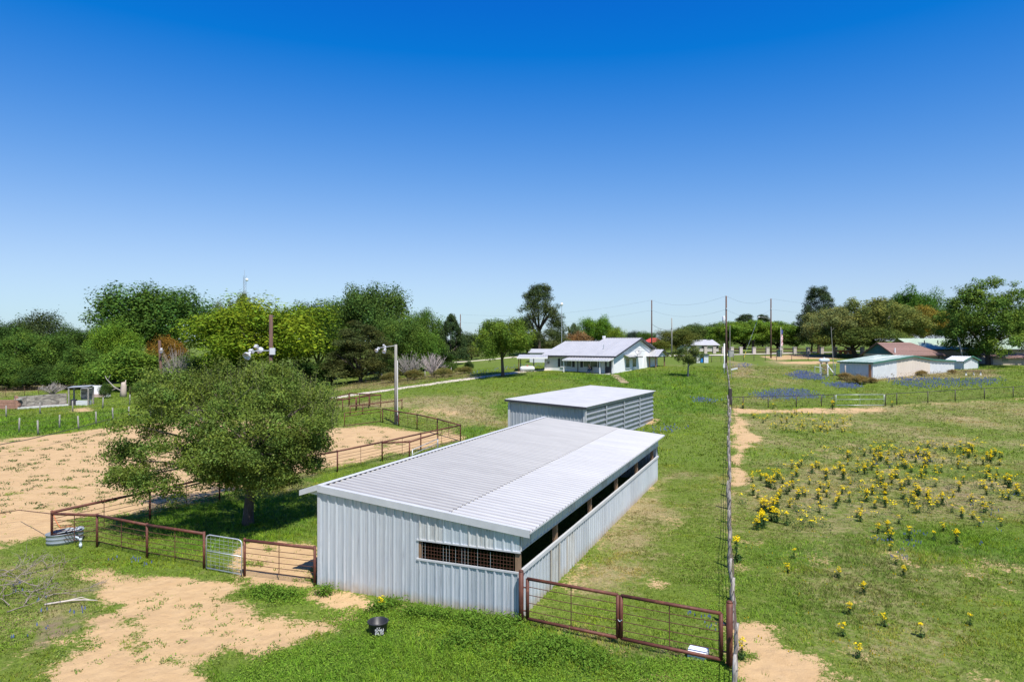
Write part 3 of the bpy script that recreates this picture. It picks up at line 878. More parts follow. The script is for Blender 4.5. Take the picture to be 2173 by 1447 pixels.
MB().box(-5.95, -5.85, -.45, -.35, 0, E - .35).build('downpipe', M_dark_trim, house)
# gable side windows with their little awning
for (y0, y1) in ((4.3, 5.7), (7.0, 8.4)):
    w_ = MB().box(0, .06, y0 - .08, y1 + .08, .72, 2.18).build('window', M_white, house)
    MB().box(.062, .072, y0, y1, .80, 2.10).build('pane', M_glass, w_)
    MB().box(.051, .15, y0 - .12, y1 + .12, .62, .715).build('sill', M_white, w_)
aw = MB(); aw.prism([(.03, 3.6, 2.75), (.03, 9.2, 2.75), (.95, 9.2, 2.42), (.95, 3.6, 2.42)], (0, 0, .05)); aw.build('awning', M_roof_h, house)
MB().box(.90, .94, 3.65, 9.15, 2.28, 2.40).build('awning_trim', M_dark_trim, house)
# a leaning buttress board on the gable corner and the satellite dish
MB().prism([(.0, 11.2, -.6), (.0, 13.2, -.6), (.0, 12.6, 2.4), (.0, 11.6, 2.4)], (.08, 0, 0)).build('corner_board', M_white, house)
ds = MB()
prof = [(.02, .0), (.2, .012), (.36, .045), (.47, .09), (.48, .095), (.36, .06), (.2, .026), (.02, .014)]
ds.lathe(prof, 24)
dsh = ds.build('satellite_dish', mat('dish_grey', (.36, .36, .37), rough=.4), house, smooth_=True)
dsh.matrix_basis = Matrix.Translation((1.25, 6.4, 3.15)) @ Matrix.Rotation(R(55), 4, 'X') @ Matrix.Rotation(R(25), 4, 'Y')
MB().tube([(1.2, 6.5, 3.1), (1.0, 6.6, 2.5), (.2, 6.6, 2.3)], .03, 6).tube([(1.25, 6.4, 2.9), (1.5, 5.9, 3.3)], .015, 5).box(1.46, 1.54, 5.84, 5.94, 3.24, 3.36).build('dish_arm', M_dark_trim, house)
# side porch with its own small gable
sp0, sp1 = 13.2, 17.6
so = 1.55
for (x, y) in ((so - .1, sp0 + .2), (so - .1, sp1 - .2), (.35, sp0 + .2)):
    MB().box(x - .09, x + .09, y - .09, y + .09, -.5, 2.35).build('side_porch_post', M_timber, house)
MB().box(.0, so + .1, sp0 - .1, sp1 + .1, -.6, -.0).build('side_porch_slab', M_conc, house)
rm = (sp0 + sp1) / 2; hh = 1.15
for sgn, ya_ in ((1, sp0 - .45), (-1, sp1 + .45)):
    v = Vector((0, sgn * (rm - (sp0 - .45)), hh)).normalized(); ll = math.hypot(rm - (sp0 - .45), hh)
    n = 2; pw = (so + .55) / n
    for i in range(n):
        if sgn > 0: fr = frame((.02 + i * pw, ya_, 2.35), (1, 0, 0), v)
        else: fr = frame((.02 + (i + 1) * pw, ya_, 2.35), (-1, 0, 0), v)
        place('side_porch_roof_sheet', sheet(pw, round(ll, 3), .45, .05, M_roof_h), house, mat=fr)
MB().prism([(so + .12, sp0 + .05, 2.3), (so + .12, sp1 - .05, 2.3), (so + .12, rm, 2.3 + hh * .86)], (.05, 0, 0)).build('side_porch_gable', mat('pale_blue_siding', (.62, .66, .70), rough=.7), house)
mb = MB()
mb.prism([(so + .56, sp0 - .47, 2.22), (so + .56, sp0 - .47, 2.38), (so + .56, rm, 2.38 + hh), (so + .56, rm, 2.2 + hh)], (.03, 0, 0))
mb.prism([(so + .56, rm, 2.2 + hh), (so + .56, rm, 2.38 + hh), (so + .56, sp1 + .47, 2.38), (so + .56, sp1 + .47, 2.22)], (.03, 0, 0))
mb.box(.05, so + .5, sp0 - .02, sp0 + .06, 2.2, 2.36)
mb.box(.05, so + .5, sp1 - .06, sp1 + .02, 2.2, 2.36)
mb.box(so - .02, so + .06, sp0, sp1, 2.2, 2.3)
mb.build('side_porch_beam', M_dark_trim, house)
# stepping stones
for k, (px, py) in enumerate([(1305, 797.5), (1309, 800.5), (1313, 803.5), (1317, 806.5), (1321, 809.5), (1324.5, 812.5)]):
    p = gp(px, py)
    o = MB().prism([(-.55, -.3, 0), (.55, -.3, 0), (.6, .25, 0), (-.5, .3, 0)], (0, 0, .09)).build('stepping_stone', mat('tan_stone', (.48, .36, .22), (.38, .28, .17), rough=.9) if k == 0 else MATS['tan_stone'])
    o.location = p + Vector((0, 0, .02)); o.rotation_euler = (R(6), 0, R(-20))
    tag(o, 'flat tan stepping stone in the row leading down from the white house', 'stepping stone', 'stepping stones below the house')
# ================================================================== pipe fences
def pipe_fence(name, label, pix, h=1.4, rods=4, stays=1, m=M_rust, mr=M_rust_d, pr_=.050, rr_=.058, rod_r=.012, group=None, low=.25, top_only=False, cat='fence', post_over=.02):
    pts = [gp(*p) if not isinstance(p, Vector) else p for p in pix]
    o = pts[0]
    t = thing(name, label, cat, o, 0, group)
    L_ = [p - o for p in pts]
    for p in L_:
        MB().tube([p + Vector((0, 0, -.15)), p + Vector((0, 0, h + post_over))], pr_, 8).build('post', m, t, smooth_=True)
    for a, b in zip(L_[:-1], L_[1:]):
        MB().tube([a + Vector((0, 0, h - rr_)), b + Vector((0, 0, h - rr_))], rr_, 8).build('top_rail', m, t, smooth_=True)
        if top_only: continue
        for k in range(rods):
            z = low + (h - .12 - low) * k / rods
            sag = Vector((0, 0, -.012 * ((k * 7) % 3)))
            MB().tube([a + Vector((0, 0, z)), a.lerp(b, .5) + Vector((0, 0, z)) + sag, b + Vector((0, 0, z))], rod_r, 5).build('rod', mr, t)
        for k in range(stays):
            q = a.lerp(b, (k + 1) / (stays + 1))
            MB().tube([q + Vector((0, 0, low - .05)), q + Vector((0, 0, h - .05))], rod_r * 1.3, 5).build('stay', mr, t)
    return t

c0 = gp(110, 1156)
pipe_fence('pipe_fence', 'rusty pipe fence from the stock tank corner to the small wire gate', [c0, (206, 1160), (312, 1184), (433, 1206)], h=1.36, rods=5)
pipe_fence('pipe_fence', 'short rusty pipe fence panel between the small wire gate and the long barn', [(519, 1222), (668, 1242)], h=1.36, rods=5)
far_c = gp(977, 937)
backp = [c0, (318, 1103), (466, 1064), (605, 1026), (716, 1002), (811, 979), (893, 958), (977, 937)]
pipe_fence('pipe_fence', 'long rusty pipe fence running back behind the big spreading tree to the arena corner', backp, h=1.42, rods=5)
pipe_fence('pipe_fence', 'rusty pipe fence from the arena corner to the open gate by the grey light pole', [(977, 937), (928, 922), (885, 911), (846, 904), (812, 897)], h=1.42, rods=5, stays=1)
al = [gp(811, 979), gp(869, 976), gp(929, 955)]
pipe_fence('pipe_fence', 'short rusty alley fence beside the barn roof with one red post', al, h=1.36, top_only=True)
pipe_fence('hitching_rail', 'single-rail rusty hitching fence behind the grey light pole', [(743, 882), (770, 879), (853, 868)], h=1.05, top_only=True, cat='rail')
pipe_fence('cattle_pen', 'far rusty pipe pen panel at the left end of the driveway', [(742, 859), (763, 861), (785, 862), (808, 864)], h=1.45, rods=3, stays=0, cat='pen fence')
pipe_fence('cattle_pen', 'rusty pipe pen side running from the pen corner toward the big tree', [(808, 864), (783, 866), (757, 870), (727, 875), (690, 880)], h=1.45, rods=3, stays=0, cat='pen fence')
pipe_fence('cattle_pen', 'low rusty crowding pen just right of the big tree crown', [(740, 862), (715, 868), (700, 876), (755, 872), (783, 864)], h=1.5, rods=2, stays=0, cat='pen fence')

def pipe_gate(name, label, a, b, z0, z1, m, mr, rods, stay=1, r=.035, rod_r=.010, cat='gate', mid=(), post=None):
    t = thing(name, label, cat, a, 0)
    d = b - a
    P_ = lambda s, z: d * s + Vector((0, 0, z))
    MB().tube([P_(0, z0), P_(0, z1)], r, 8).build('end_stile', m, t, smooth_=True)
    MB().tube([P_(1, z0), P_(1, z1)], r, 8).build('end_stile', m, t, smooth_=True)
    MB().tube([P_(0, z0), P_(1, z0)], r, 8).build('bottom_rail', m, t, smooth_=True)
    MB().tube([P_(0, z1), P_(1, z1)], r, 8).build('top_rail', m, t, smooth_=True)
    for z in mid:
        MB().tube([P_(0, z), P_(1, z)], r * .8, 8).build('middle_rail', m, t, smooth_=True)
    for k in range(rods):
        z = z0 + (z1 - z0) * (k + 1) / (rods + 1)
        MB().tube([P_(0, z), P_(.5, z - .01), P_(1, z)], rod_r, 5).build('rod', mr, t)
    for k in range(stay):
        s = (k + 1) / (stay + 1)
        MB().tube([P_(s, z0), P_(s, z1)], rod_r * 1.2, 5).build('stay', mr, t)
    return t

# double gate right of the barn
gpl = gp(1106, 1322); gpr = gp(1548, 1417)
tag(MB().tube([(0, 0, -.2), (0, 0, 1.56)], .075, 12).lathe([(.075, 1.56), (.06, 1.6), (.02, 1.62)], 12).build('gate_post', M_rust, None, gpl, True), 'thick rusty gate post at the right front corner of the long barn', 'gate post')
tag(MB().tube([(0, 0, -.2), (0, 0, 1.70)], .085, 12).lathe([(.085, 1.70), (.07, 1.74), (.02, 1.76)], 12).build('gate_post', M_rust, None, gpr, True), 'thick rusty gate post beside the wire fence at the bottom right', 'gate post')
dgt = gpr - gpl
ga, gb = gpl + dgt * .035, gpl + dgt * .50
gc, gd_ = gpl + dgt * .517, gpl + dgt * .965
for g in (ga, gb, gc, gd_): g.z = 0
g1 = pipe_gate('pipe_gate', 'left leaf of the rusty double pipe gate next to the long barn', ga, gb, .18, 1.38, M_rust, M_rust_d, 4, r=.052, rod_r=.012)
g2 = pipe_gate('pipe_gate', 'right leaf of the rusty double pipe gate in front of the white box', gc, gd_, .18, 1.38, M_rust, M_rust_d, 4, r=.052, rod_r=.012)
for (g, s, zz) in ((g1, -.0, (.4, 1.1)), (g2, 1.0, (.4, 1.1))):
    dd = (gb - ga) if g is g1 else (gd_ - gc)
    for z in zz:
        e = dd * s; q = e + (dd.normalized() * (-.22 if s == 0 else .22))
        MB().tube([e + Vector((0, 0, z)), q + Vector((0, 0, z))], .022, 6).build('hinge', M_rust, g)
ch = MB(); pm = gb - ga
for k in range(7):
    t_ = k / 6
    ch.tube([pm + (gc - gb) * t_ * 1.0 + Vector((0, -.06, .72 - .05 * math.sin(math.pi * t_))), pm + (gc - gb) * (t_ + .17) + Vector((0, -.06, .72 - .05 * math.sin(math.pi * min(1, t_ + .17))))], .012, 5)
ch.build('chain', M_galv_pipe, g1)

# small galvanised wire gate left of the barn
wa, wb = gp(438, 1209), gp(513, 1223)
wg = thing('wire_gate', 'small galvanised walk gate with wire mesh between rusty fence posts', 'gate', wa)
d = wb - wa; d.z = 0
Pw = lambda s, z: d * s + Vector((0, 0, z))
ou = [Pw(0, .08), Pw(0, 1.2), Pw(.03, 1.28), Pw(.1, 1.32), Pw(.9, 1.32), Pw(.97, 1.28), Pw(1, 1.2), Pw(1, .08), Pw(0, .08)]
MB().tube(ou, .024, 8).build('gate_frame', M_galv_pipe, wg, smooth_=True)
MB().tube([Pw(0, .72), Pw(1, .72)], .02, 8).build('middle_bar', M_galv_pipe, wg, smooth_=True)
wm = MB()
for k in range(1, 8): wm.tube([Pw(k / 8, .1), Pw(k / 8, 1.31)], .004, 4)
for k in range(1, 9): wm.tube([Pw(0, .1 + k * .135), Pw(1, .1 + k * .135)], .004, 4)
kind(wm.build('wire_mesh', M_galv_pipe, wg), 'stuff')

# open pipe gate of the arena, galvanised alley gate
oa, ob = gp(808, 896.5), gp(731, 907)
pipe_gate('pipe_gate', 'open rusty pipe gate at the far side of the sand arena', oa, ob, .15, 1.36, M_rust, M_rust_d, 0, stay=0, mid=(1.05,))
aa, ab = gp(875, 1000), gp(929, 972)
pipe_gate('alley_gate', 'galvanised tube gate just showing above the left edge of the barn roof', aa, ab, .3, 1.40, M_galv_pipe, M_galv_pipe, 0, stay=0, mid=(.75, 1.1), r=.026)

# ------------------------------------------------------------------ black fence across the right paddock
bl = [(1553, 868), (1577, 867), (1630, 866), (1690, 864.5), (1743, 862.5), (1770, 862)]
pipe_fence('pipe_fence', 'dark pipe fence across the right paddock, left of the wide galvanised gate', bl, h=1.32, rods=4, stays=0, m=M_black_pipe, mr=M_wire, pr_=.05, rr_=.035, rod_r=.012)
bl2 = [(1879, 861.5), (1903, 859), (1969, 855), (2027, 851), (2089, 847), (2150, 843.5), (2215, 840)]
pipe_fence('pipe_fence', 'dark pipe fence across the right paddock, right of the wide galvanised gate', bl2, h=1.32, rods=4, stays=0, m=M_black_pipe, mr=M_wire, pr_=.05, rr_=.035, rod_r=.012)
pipe_gate('field_gate', 'wide galvanised field gate in the dark fence across the right paddock', gp(1774, 862), gp(1876, 861.5), .12, 1.28, M_galv_pipe, M_galv_pipe, 0, stay=1, mid=(.75,), r=.028)

# ------------------------------------------------------------------ wire fence with crooked posts, seen end on
rf = random.Random(21)
fl = []
for k, yy in enumerate([15.2, 17.4, 20.2, 22.4, 25.6, 29.0, 31.8, 34.5, 37.2, 40, 42.8, 45.5, 48.2, 51, 54, 57, 60, 63, 66, 69, 72, 75]):
    px = 1547 + (11 if yy < 16 else (12 if yy < 18 else (6 if yy < 23 else rf.uniform(-2, 3))))
    fl.append(gd(px, yy))
wf = thing('wire_fence', 'barbed wire fence on crooked grey cedar posts running straight away beside the flowery paddock', 'fence', fl[0])
for i, p in enumerate(fl):
    q = p - fl[0]; hgt_ = rf.uniform(1.3, 1.5)
    lean = Vector((rf.uniform(-.09, .09), rf.uniform(-.1, .1), 0))
    pp = [q + Vector((0, 0, -.2)), q + Vector((0, 0, .25)) + lean * .2 + Vector((rf.uniform(-.04, .04), 0, 0)), q + Vector((0, 0, .5)) + lean * .4 + Vector((rf.uniform(-.05, .05), 0, 0)), q + Vector((0, 0, .75)) + lean * .6 + Vector((rf.uniform(-.05, .05), 0, 0)), q + Vector((0, 0, 1.05)) + lean * .8 + Vector((rf.uniform(-.05, .05), 0, 0)), q + Vector((0, 0, hgt_)) + lean]
    r0 = rf.uniform(.065, .09)
    MB().tube(pp, [r0 * 1.1, r0 * rf.uniform(.8, 1.1), r0 * rf.uniform(.75, 1.15), r0 * rf.uniform(.7, 1.05), r0 * rf.uniform(.7, 1), r0 * .6], 8).build('post', M_wood_post, wf, smooth_=True)
for z in (.25, .55, .85, 1.15):
    MB().tube([p - fl[0] + Vector((.06, 0, z + rf.uniform(-.03, .03))) for p in fl], .012, 5).build('wire', M_wire, wf)
# upper part of that line: rail-tie corner post and thinner posts up the hill
tie = gd(1549, 77)
tag(MB().prism([(-.17, -.17, -.2), (.17, -.17, -.2), (.17, .17, -.2), (-.17, .17, -.2)], (.03, 0, 2.0)).build('corner_post', mat('dark_tie', (.05, .042, .038), (.035, .03, .028), rough=.9), None, tie), 'thick dark railway-tie post where the dark fence meets the wire fence', 'fence post')
fl2 = [gd(1548.5 - 3.2 * k * .45 + rf.uniform(-.8, .8), 81 + k * 5.2) for k in range(8)]
wf2 = thing('wire_fence', 'wire fence on thin posts continuing uphill past the dark corner post to the utility pole', 'fence', fl2[0])
for p in fl2:
    q = p - fl2[0]
    MB().tube([q + Vector((0, 0, -.2)), q + Vector((rf.uniform(-.05, .05), 0, 1.35))], .06, 6).build('post', M_wood_post, wf2, smooth_=True)
for z in (.3, .6, .9, 1.2):
    MB().tube([p - fl2[0] + Vector((.06, 0, z)) for p in fl2], .012, 5).build('wire', M_wire, wf2)

# ------------------------------------------------------------------ left field: two post-and-wire lines
def post_wire(name, label, pix, h=1.3, m=M_pole_grey, r=.075, strands=(.35, .75, 1.1)):
    pts = [gp(*p) for p in pix]
    t = thing(name, label, 'fence', pts[0])
    for p in pts:
        q = p - pts[0]
        MB().tube([q + Vector((0, 0, -.2)), q + Vector((rf.uniform(-.06, .06), rf.uniform(-.06, .06), h * rf.uniform(.95, 1.05)))], [r * 1.05, r * .9], 7).build('post', m, t, smooth_=True)
    for z in strands:
        MB().tube([p - pts[0] + Vector((0, -.05, z)) for p in pts], .009, 4).build('wire', M_wire, t)
    return t
post_wire('wire_fence', 'nearer wire fence on grey wooden posts along the grass edge of the sand arena', [(-60, 930), (40, 917), (81, 922), (126, 909), (167, 912), (204, 902), (240, 893), (273, 889), (320, 884)], h=1.35)
post_wire('wire_fence', 'farther wire fence on grey wooden posts in front of the stained concrete wall', [(-40, 889), (13, 886), (85, 878), (154, 873), (218, 866), (275, 860), (330, 856)], h=1.35)
post_wire('wire_fence', 'fence of pale posts along the foot of the dark pine left of the driveway', [(660, 815), (776, 811), (810, 810), (868, 806), (902, 804), (930, 800), (957, 797)], h=1.3, m=M_bark_l, r=.06)
post_wire('wire_fence', 'thin metal post fence at the overgrown field edge on the far left', [(-20, 846), (12, 842), (52, 840), (82, 837), (123, 833), (160, 828)], h=1.3, m=M_rust_d, r=.03)

# ================================================================== poles
def pole(name, label, base, h, r0, r1, m, cat='utility pole'):
    t = thing(name, label, cat, base)
    MB().tube([(0, 0, -.5), (0, 0, h * .5), (0, 0, h)], [r0, (r0 + r1) / 2, r1], 10).build('shaft', m, t, smooth_=True)
    return t
M_lampw = mat('lamp_enamel', (.70, .71, .73), (.6, .61, .63), rough=.35, metal=.2)
def flood(t, p, yaw, s=1.0):
    """one bell-shaped arena lamp"""
    mb = MB().lathe([(.05, .0), (.10, .03), (.12, .22), (.16, .28), (.30, .42), (.34, .58), (.35, .60), (.33, .585), (.28, .43), (.05, .30)], 18)
    o = mb.build('floodlight', M_lampw, t, smooth_=True)
    o.matrix_basis = Matrix.Translation(p) @ Matrix.Rotation(yaw, 4, 'Z') @ Matrix.Rotation(R(125), 4, 'X') @ Matrix.Scale(s * .78, 4)
    b = MB().box(-.16, .16, -.16, .16, -.22, .02).build('ballast', mat('ballast_grey', (.5, .5, .52), rough=.5) if 'ballast_grey' not in MATS else MATS['ballast_grey'], o)
    return o
p = gp(840, 900); h_ = zt(731, p.y) - p.z
lp = pole('light_pole', 'grey wooden arena light pole with three white floodlights and a conduit', p, h_, .16, .13, M_pole_grey, 'light pole')
MB().tube([(0, 0, h_ - .1), (-1.75, .0, h_ - .35)], .03, 6).build('arm', M_galv_pipe, lp)
flood(lp, (-1.65, -.25, h_ - .4), R(-30), .75); flood(lp, (-1.0, -.25, h_ - .5), R(-10), .75); flood(lp, (-1.2, .25, h_ - .1), R(170), .6)
MB().tube([(.17, -.02, 0), (.17, -.02, h_ * .8)], .035, 8).build('conduit', M_white, lp)
MB().box(.12, .32, -.25, -.1, .9 - .6, 1.5 - .6).build('junction_box', M_dark_trim, lp)
p = gp(575, 1022); h_ = zt(668, p.y) - p.z
lp = pole('light_pole', 'dark brown light pole rising out of the big tree with two white floodlights', p, h_, .13, .11, M_pole, 'light pole')
MB().tube([(.3, 0, h_ - 2.15), (-1.35, 0, h_ - 2.2)], .03, 6).build('arm', M_galv_pipe, lp)
flood(lp, (-1.15, -.2, h_ - 2.25), R(-20), .95); flood(lp, (-.95, .25, h_ - 1.95), R(160), .8)
MB().box(-.02, .3, -.2, -.1, h_ - 2.4, h_ - 2.0).build('switch_box', M_lampw, lp)
p = gd(346, 70); h_ = zt(722, 70) - p.z
lp = pole('light_pole', 'leaning dark light pole with one white floodlight left of the big tree', p, h_, .15, .13, M_pole, 'light pole')
lp.rotation_euler = (0, R(-2.5), 0)
flood(lp, (.3, -.3, h_ - .95), R(20), .75); MB().tube([(0, 0, h_ - .9), (.35, -.1, h_ - .95)], .03, 6).build('arm', M_galv_pipe, lp)

def upole(px, top, Y, label, r=.16, m=M_pole, cross=True):
    b = gd(px, Y); h = zt(top, Y) - b.z
    t = pole('utility_pole', label, b, h, r, r * .75, m)
    if cross:
        for z, s in ((h - .05, 0), (h - 2.2, 1)):
            MB().lathe([(.05, 0), (.07, .06), (.04, .12), (.06, .18), (.02, .22)], 8).build('insulator', M_lampw, t, (0, 0 if s == 0 else -.2, z))
    return t, b + Vector((0, 0, h))
U = {}
U['far'], tf = upole(977, 667, 190, 'distant utility pole rising between the left woods and the lawn tree')
U['house'], th_ = upole(1383, 637, 150, 'tall utility pole behind the ridge of the white house')
U['short'], ts_ = upole(1425.5, 675, 150, 'shorter weathered pole right of the tall pole behind the white house', .15, M_pole_grey)
U['near'], tn_ = upole(1541, 628, 112, 'tallest utility pole, with a grey transformer, on the fence line')
U['right'], tr_ = upole(1636, 634, 142, 'utility pole standing by the pale road right of the fence line')
MB().lathe([(.05, 0), (.24, .02), (.25, .1), (.25, .8), (.2, .88), (.05, .9)], 14).build('transformer', M_lampw, U['near'], (-.45, -.15, tn_.z - U['near'].location.z - 4.2), True)
MB().bar((-.3, -.1, tn_.z - U['near'].location.z - 3.7), (0, 0, tn_.z - U['near'].location.z - 3.7), .06, .2).build('bracket', M_galv_pipe, U['near'])
hr = tr_.z - U['right'].location.z
MB().tube([(0, 0, hr - 4.4), (-1.2, -.3, hr - 3.9), (-2.6, -.6, hr - 3.8)], .035, 6).build('lamp_arm', M_galv_pipe, U['right'])
MB().lathe([(.05, .1), (.18, .06), (.22, -.06), (.1, -.16)], 12).build('street_lamp', M_lampw, U['right'], (-2.75, -.65, hr - 3.8), True)
def cable(a, b, sag, label, r=.010, m=M_cable):
    pts = []
    for k in range(17):
        t_ = k / 16; q = a.lerp(b, t_); pts.append(q + Vector((0, 0, -sag * 4 * t_ * (1 - t_))) - a)
    o = MB().tube(pts, r, 5).build('power_line', m, None, a)
    return tag(o, label, 'power line')
dz = Vector((0, 0, -2.2))
cable(tf, th_, 1.6, 'upper power line from the distant pole to the pole behind the house')
cable(tf + dz, th_ + dz, 1.6, 'lower power line from the distant pole to the pole behind the house')
cable(th_, tn_, 1.3, 'upper power line from the pole behind the house to the tallest pole')
cable(th_ + dz, tn_ + dz, 1.3, 'lower power line from the pole behind the house to the tallest pole')
cable(tn_, tr_, 1.1, 'upper power line from the tallest pole to the roadside pole')
cable(tn_ + dz, tr_ + dz, 1.4, 'lower power line from the tallest pole to the roadside pole')
er = Vector((130, 210, 17))
cable(tr_, er, .8, 'upper power line from the roadside pole into the right trees')
cable(tr_ + dz, er + dz, .8, 'lower power line from the roadside pole into the right trees')
cable(th_ + Vector((0, 0, -5.2)), ts_ + Vector((0, 0, -2.4)), .6, 'service cable between the two poles behind the house', .03)
gy_b = gd(1578, 141)
gw = thing('guy_wire', 'guy wire with yellow guard anchoring the roadside pole', 'guy wire', gy_b)
tp = tr_ + Vector((0, 0, -3.8)) - gy_b
tp = Vector((tp.x - 2.6, tp.y, tp.z))
MB().tube([(0, 0, 0), tp], .02, 5).build('wire', M_galv_pipe, gw)
MB().tube([tp * .0, tp * .16], .06, 8).build('guard', mat('yellow_guard', (.70, .52, .05), rough=.5), gw)

# lattice mast far left and thin pole with globe behind the house
mb_ = gd(519, 230); hm = zt(585, 230) - mb_.z
ms = thing('lattice_mast', 'thin lattice radio mast with a round dish above the left woods', 'mast', mb_)
lt = MB()
for k in range(3):
    a = 2 * math.pi * k / 3; lt.tube([(.5 * math.cos(a), .5 * math.sin(a), 0), (.5 * math.cos(a), .5 * math.sin(a), hm)], .05, 5)
for j in range(int(hm / 1.0)):
    for k in range(3):
        a = 2 * math.pi * k / 3; b = 2 * math.pi * (k + 1) / 3
        lt.tube([(.5 * math.cos(a), .5 * math.sin(a), j), (.5 * math.cos(b), .5 * math.sin(b), j + 1)], .03, 4)
lt.tube([(0, 0, hm), (0, 0, hm + 1.8)], .04, 5)
lt.build('lattice', mat('mast_steel', (.35, .37, .4), rough=.4, metal=.4), ms)
MB().tube([(0, 0, hm), (0, 0, zt(573, 230) - mb_.z)], .05, 5).build('antenna', M_galv_pipe, ms)
o = MB().lathe([(.05, 0), (.45, .05), (.5, .12), (.5, .5), (.3, .6), (.05, .62)], 14).build('dish', M_white, ms, None, True)
o.matrix_basis = Matrix.Translation((.95, -.2, hm - 1.4)) @ Matrix.Rotation(R(100), 4, 'X')
gb_ = gd(1192, 140); hm = zt(646, 140) - gb_.z
gm = thing('globe_mast', 'thin pole topped by a white globe behind the left end of the house roof', 'mast', gb_)
MB().tube([(0, 0, 0), (0, 0, hm)], .06, 6).build('shaft', M_galv_pipe, gm)
MB().lathe([(.02, -.3), (.2, -.24), (.32, -.05), (.32, .1), (.2, .28), (.02, .34)], 14).build('globe', M_white, gm, (0, 0, hm), True)

# ================================================================== small things in the foreground
# oval galvanised stock tank with float and riser pipe
tk = gp(138, 1150)
tank = thing('stock_tank', 'oval galvanised stock tank at the corner of the rusty pipe fence', 'stock tank', tk, R(60))
prof = [(.60, -.08), (.61, .12), (.625, .14), (.61, .16), (.615, .30), (.63, .32), (.615, .34), (.62, .50), (.645, .52), (.645, .545), (.61, .545), (.60, .06), (.02, .05)]
tank.scale = (1, 1, .85)
MB().lathe(prof, 36, sx=1.15, sy=.80).build('shell', mat('tank_zinc', (.36, .40, .43), (.22, .25, .28), rough=.4, metal=.3, scale=3, stretch=(1, 1, 6)), tank, smooth_=True)
MB().lathe([(.59, .36), (.02, .361)], 30, sx=1.15, sy=.80).build('water', mat('trough_water', (.012, .011, .008), (.02, .018, .012), rough=1.0, spec=.0), tank, smooth_=True)
MB().tube([(.50, .02, .46), (.64, .05, .56)], .05, 8).box(.58, .74, -.03, .1, .52, .60).build('float_valve', M_galv_pipe, tank)
vp = gp(171, 1163)
vlv = thing('riser_pipe', 'short pale grey water riser pipe standing right of the stock tank', 'pipe', vp)
MB().tube([(0, 0, -.1), (0, 0, .36), (-.10, 0, .44), (-.22, .02, .46)], .04, 8).lathe([(.055, .05), (.06, .12), (.05, .2)], 10).lathe([(.06, .30), (.065, .38), (.05, .42)], 10).build('pipe', mat('pale_pvc', (.55, .62, .66), (.45, .5, .54), rough=.4), vlv, smooth_=True)
MB().tube([(-.05, -.03, .46), (.05, -.03, .46)], .02, 6).build('valve_handle', M_dark_trim, vlv)
hs = [c0 + Vector((.05, -.02, 1.33)), c0 + Vector((.25, -.1, 1.0)), c0 + Vector((.45, -.14, .75)), tk + Vector((.05, .2, .62)), tk + Vector((.18, .42, .50))]
cv = []
for k in range(len(hs) - 1):
    for j in range(4): cv.append(hs[k].lerp(hs[k + 1], j / 4) - hs[0])
cv.append(hs[-1] - hs[0])
tag(MB().tube(cv, .017, 6).build('hose', mat('orange_hose', (.62, .16, .06), rough=.5), None, hs[0], True), 'orange hose hanging from the fence corner into the stock tank', 'hose')
rp = [gp(-60, 1122) + Vector((0, 0, .5)), gp(40, 1110) + Vector((0, 0, .62)), c0 + Vector((0, 0, 1.30))]
tag(MB().tube([q - rp[0] for q in rp], .018, 6).build('cable', M_rust, None, rp[0]), 'rusty cable stretched left from the fence corner post over the sand', 'cable')
cb = [gp(-80, 985), gp(60, 957), gp(140, 936), gp(225, 912), gp(300, 898)]
tag(MB().tube([q + Vector((0, 0, .9)) - cb[0] for q in cb], .03, 6).build('cable', M_cable, None, cb[0]), 'dark cable strung low across the sand arena at the far left', 'cable')

# black rubber tub with white lettering
tb = gp(802, 1343)
tub = thing('rubber_tub', 'black rubber feed tub with white lettering on the grass in front of the barn', 'tub', tb)
M_rub = mat('black_rubber', (.018, .018, .02), (.03, .03, .032), rough=.45, scale=6)
MB().lathe([(.24, -.02), (.255, .02), (.275, .30), (.305, .33), (.31, .36), (.29, .375), (.265, .36), (.25, .10), (.02, .08)], 36).build('shell', M_rub, tub, smooth_=True)
let = MB(); rl = random.Random(4)
# print on the tub: three short rows of blocky white characters
GL = {'4': [(0, .4, .24, 1), (.24, .4, 1, .58), (.62, 0, .88, 1)], 'T': [(0, .8, 1, 1), (.38, 0, .62, .8)], 'U': [(0, 0, .25, 1), (.75, 0, 1, 1), (.25, 0, .75, .2)], 'F': [(0, 0, .25, 1), (.25, .8, 1, 1), (.25, .4, .8, .6)],
      'R': [(0, 0, .25, 1), (.25, .8, 1, 1), (.75, .5, 1, .8), (.25, .4, .9, .55), (.65, 0, .9, .4)], 'A': [(0, 0, .22, .8), (.78, 0, 1, .8), (.1, .8, .9, 1), (.22, .4, .78, .55)],
      'B': [(0, 0, .25, 1), (.25, .8, .9, 1), (.25, .42, .9, .58), (.25, 0, .9, .18), (.78, .1, 1, .45), (.78, .55, 1, .9)], 'S': [(0, .82, 1, 1), (0, .5, .22, .82), (0, .42, 1, .58), (.78, .15, 1, .42), (0, 0, 1, .17)],
      'K': [(0, 0, .25, 1), (.25, .4, .5, .6), (.5, .6, .8, .85), (.7, .8, 1, 1), (.5, .15, .8, .4), (.7, 0, 1, .2)], 'E': [(0, 0, .25, 1), (.25, .82, 1, 1), (.25, .42, .8, .58), (.25, 0, 1, .18)]}
def tub_row(txt, zc, hh_, a0, step):
    for i, c in enumerate(txt):
        for (x0, y0, x1, y1) in GL[c]:
            vs = []
            for (x, y) in ((x0, y0), (x1, y0), (x1, y1), (x0, y1)):
                a = a0 + (i + x * .8) * step; z = zc + y * hh_; r_ = .2585 + .02 * z / .30 + .0035
                vs.append((r_ * math.sin(a), -r_ * math.cos(a), z))
            let.add(vs, [(0, 1, 2, 3)])
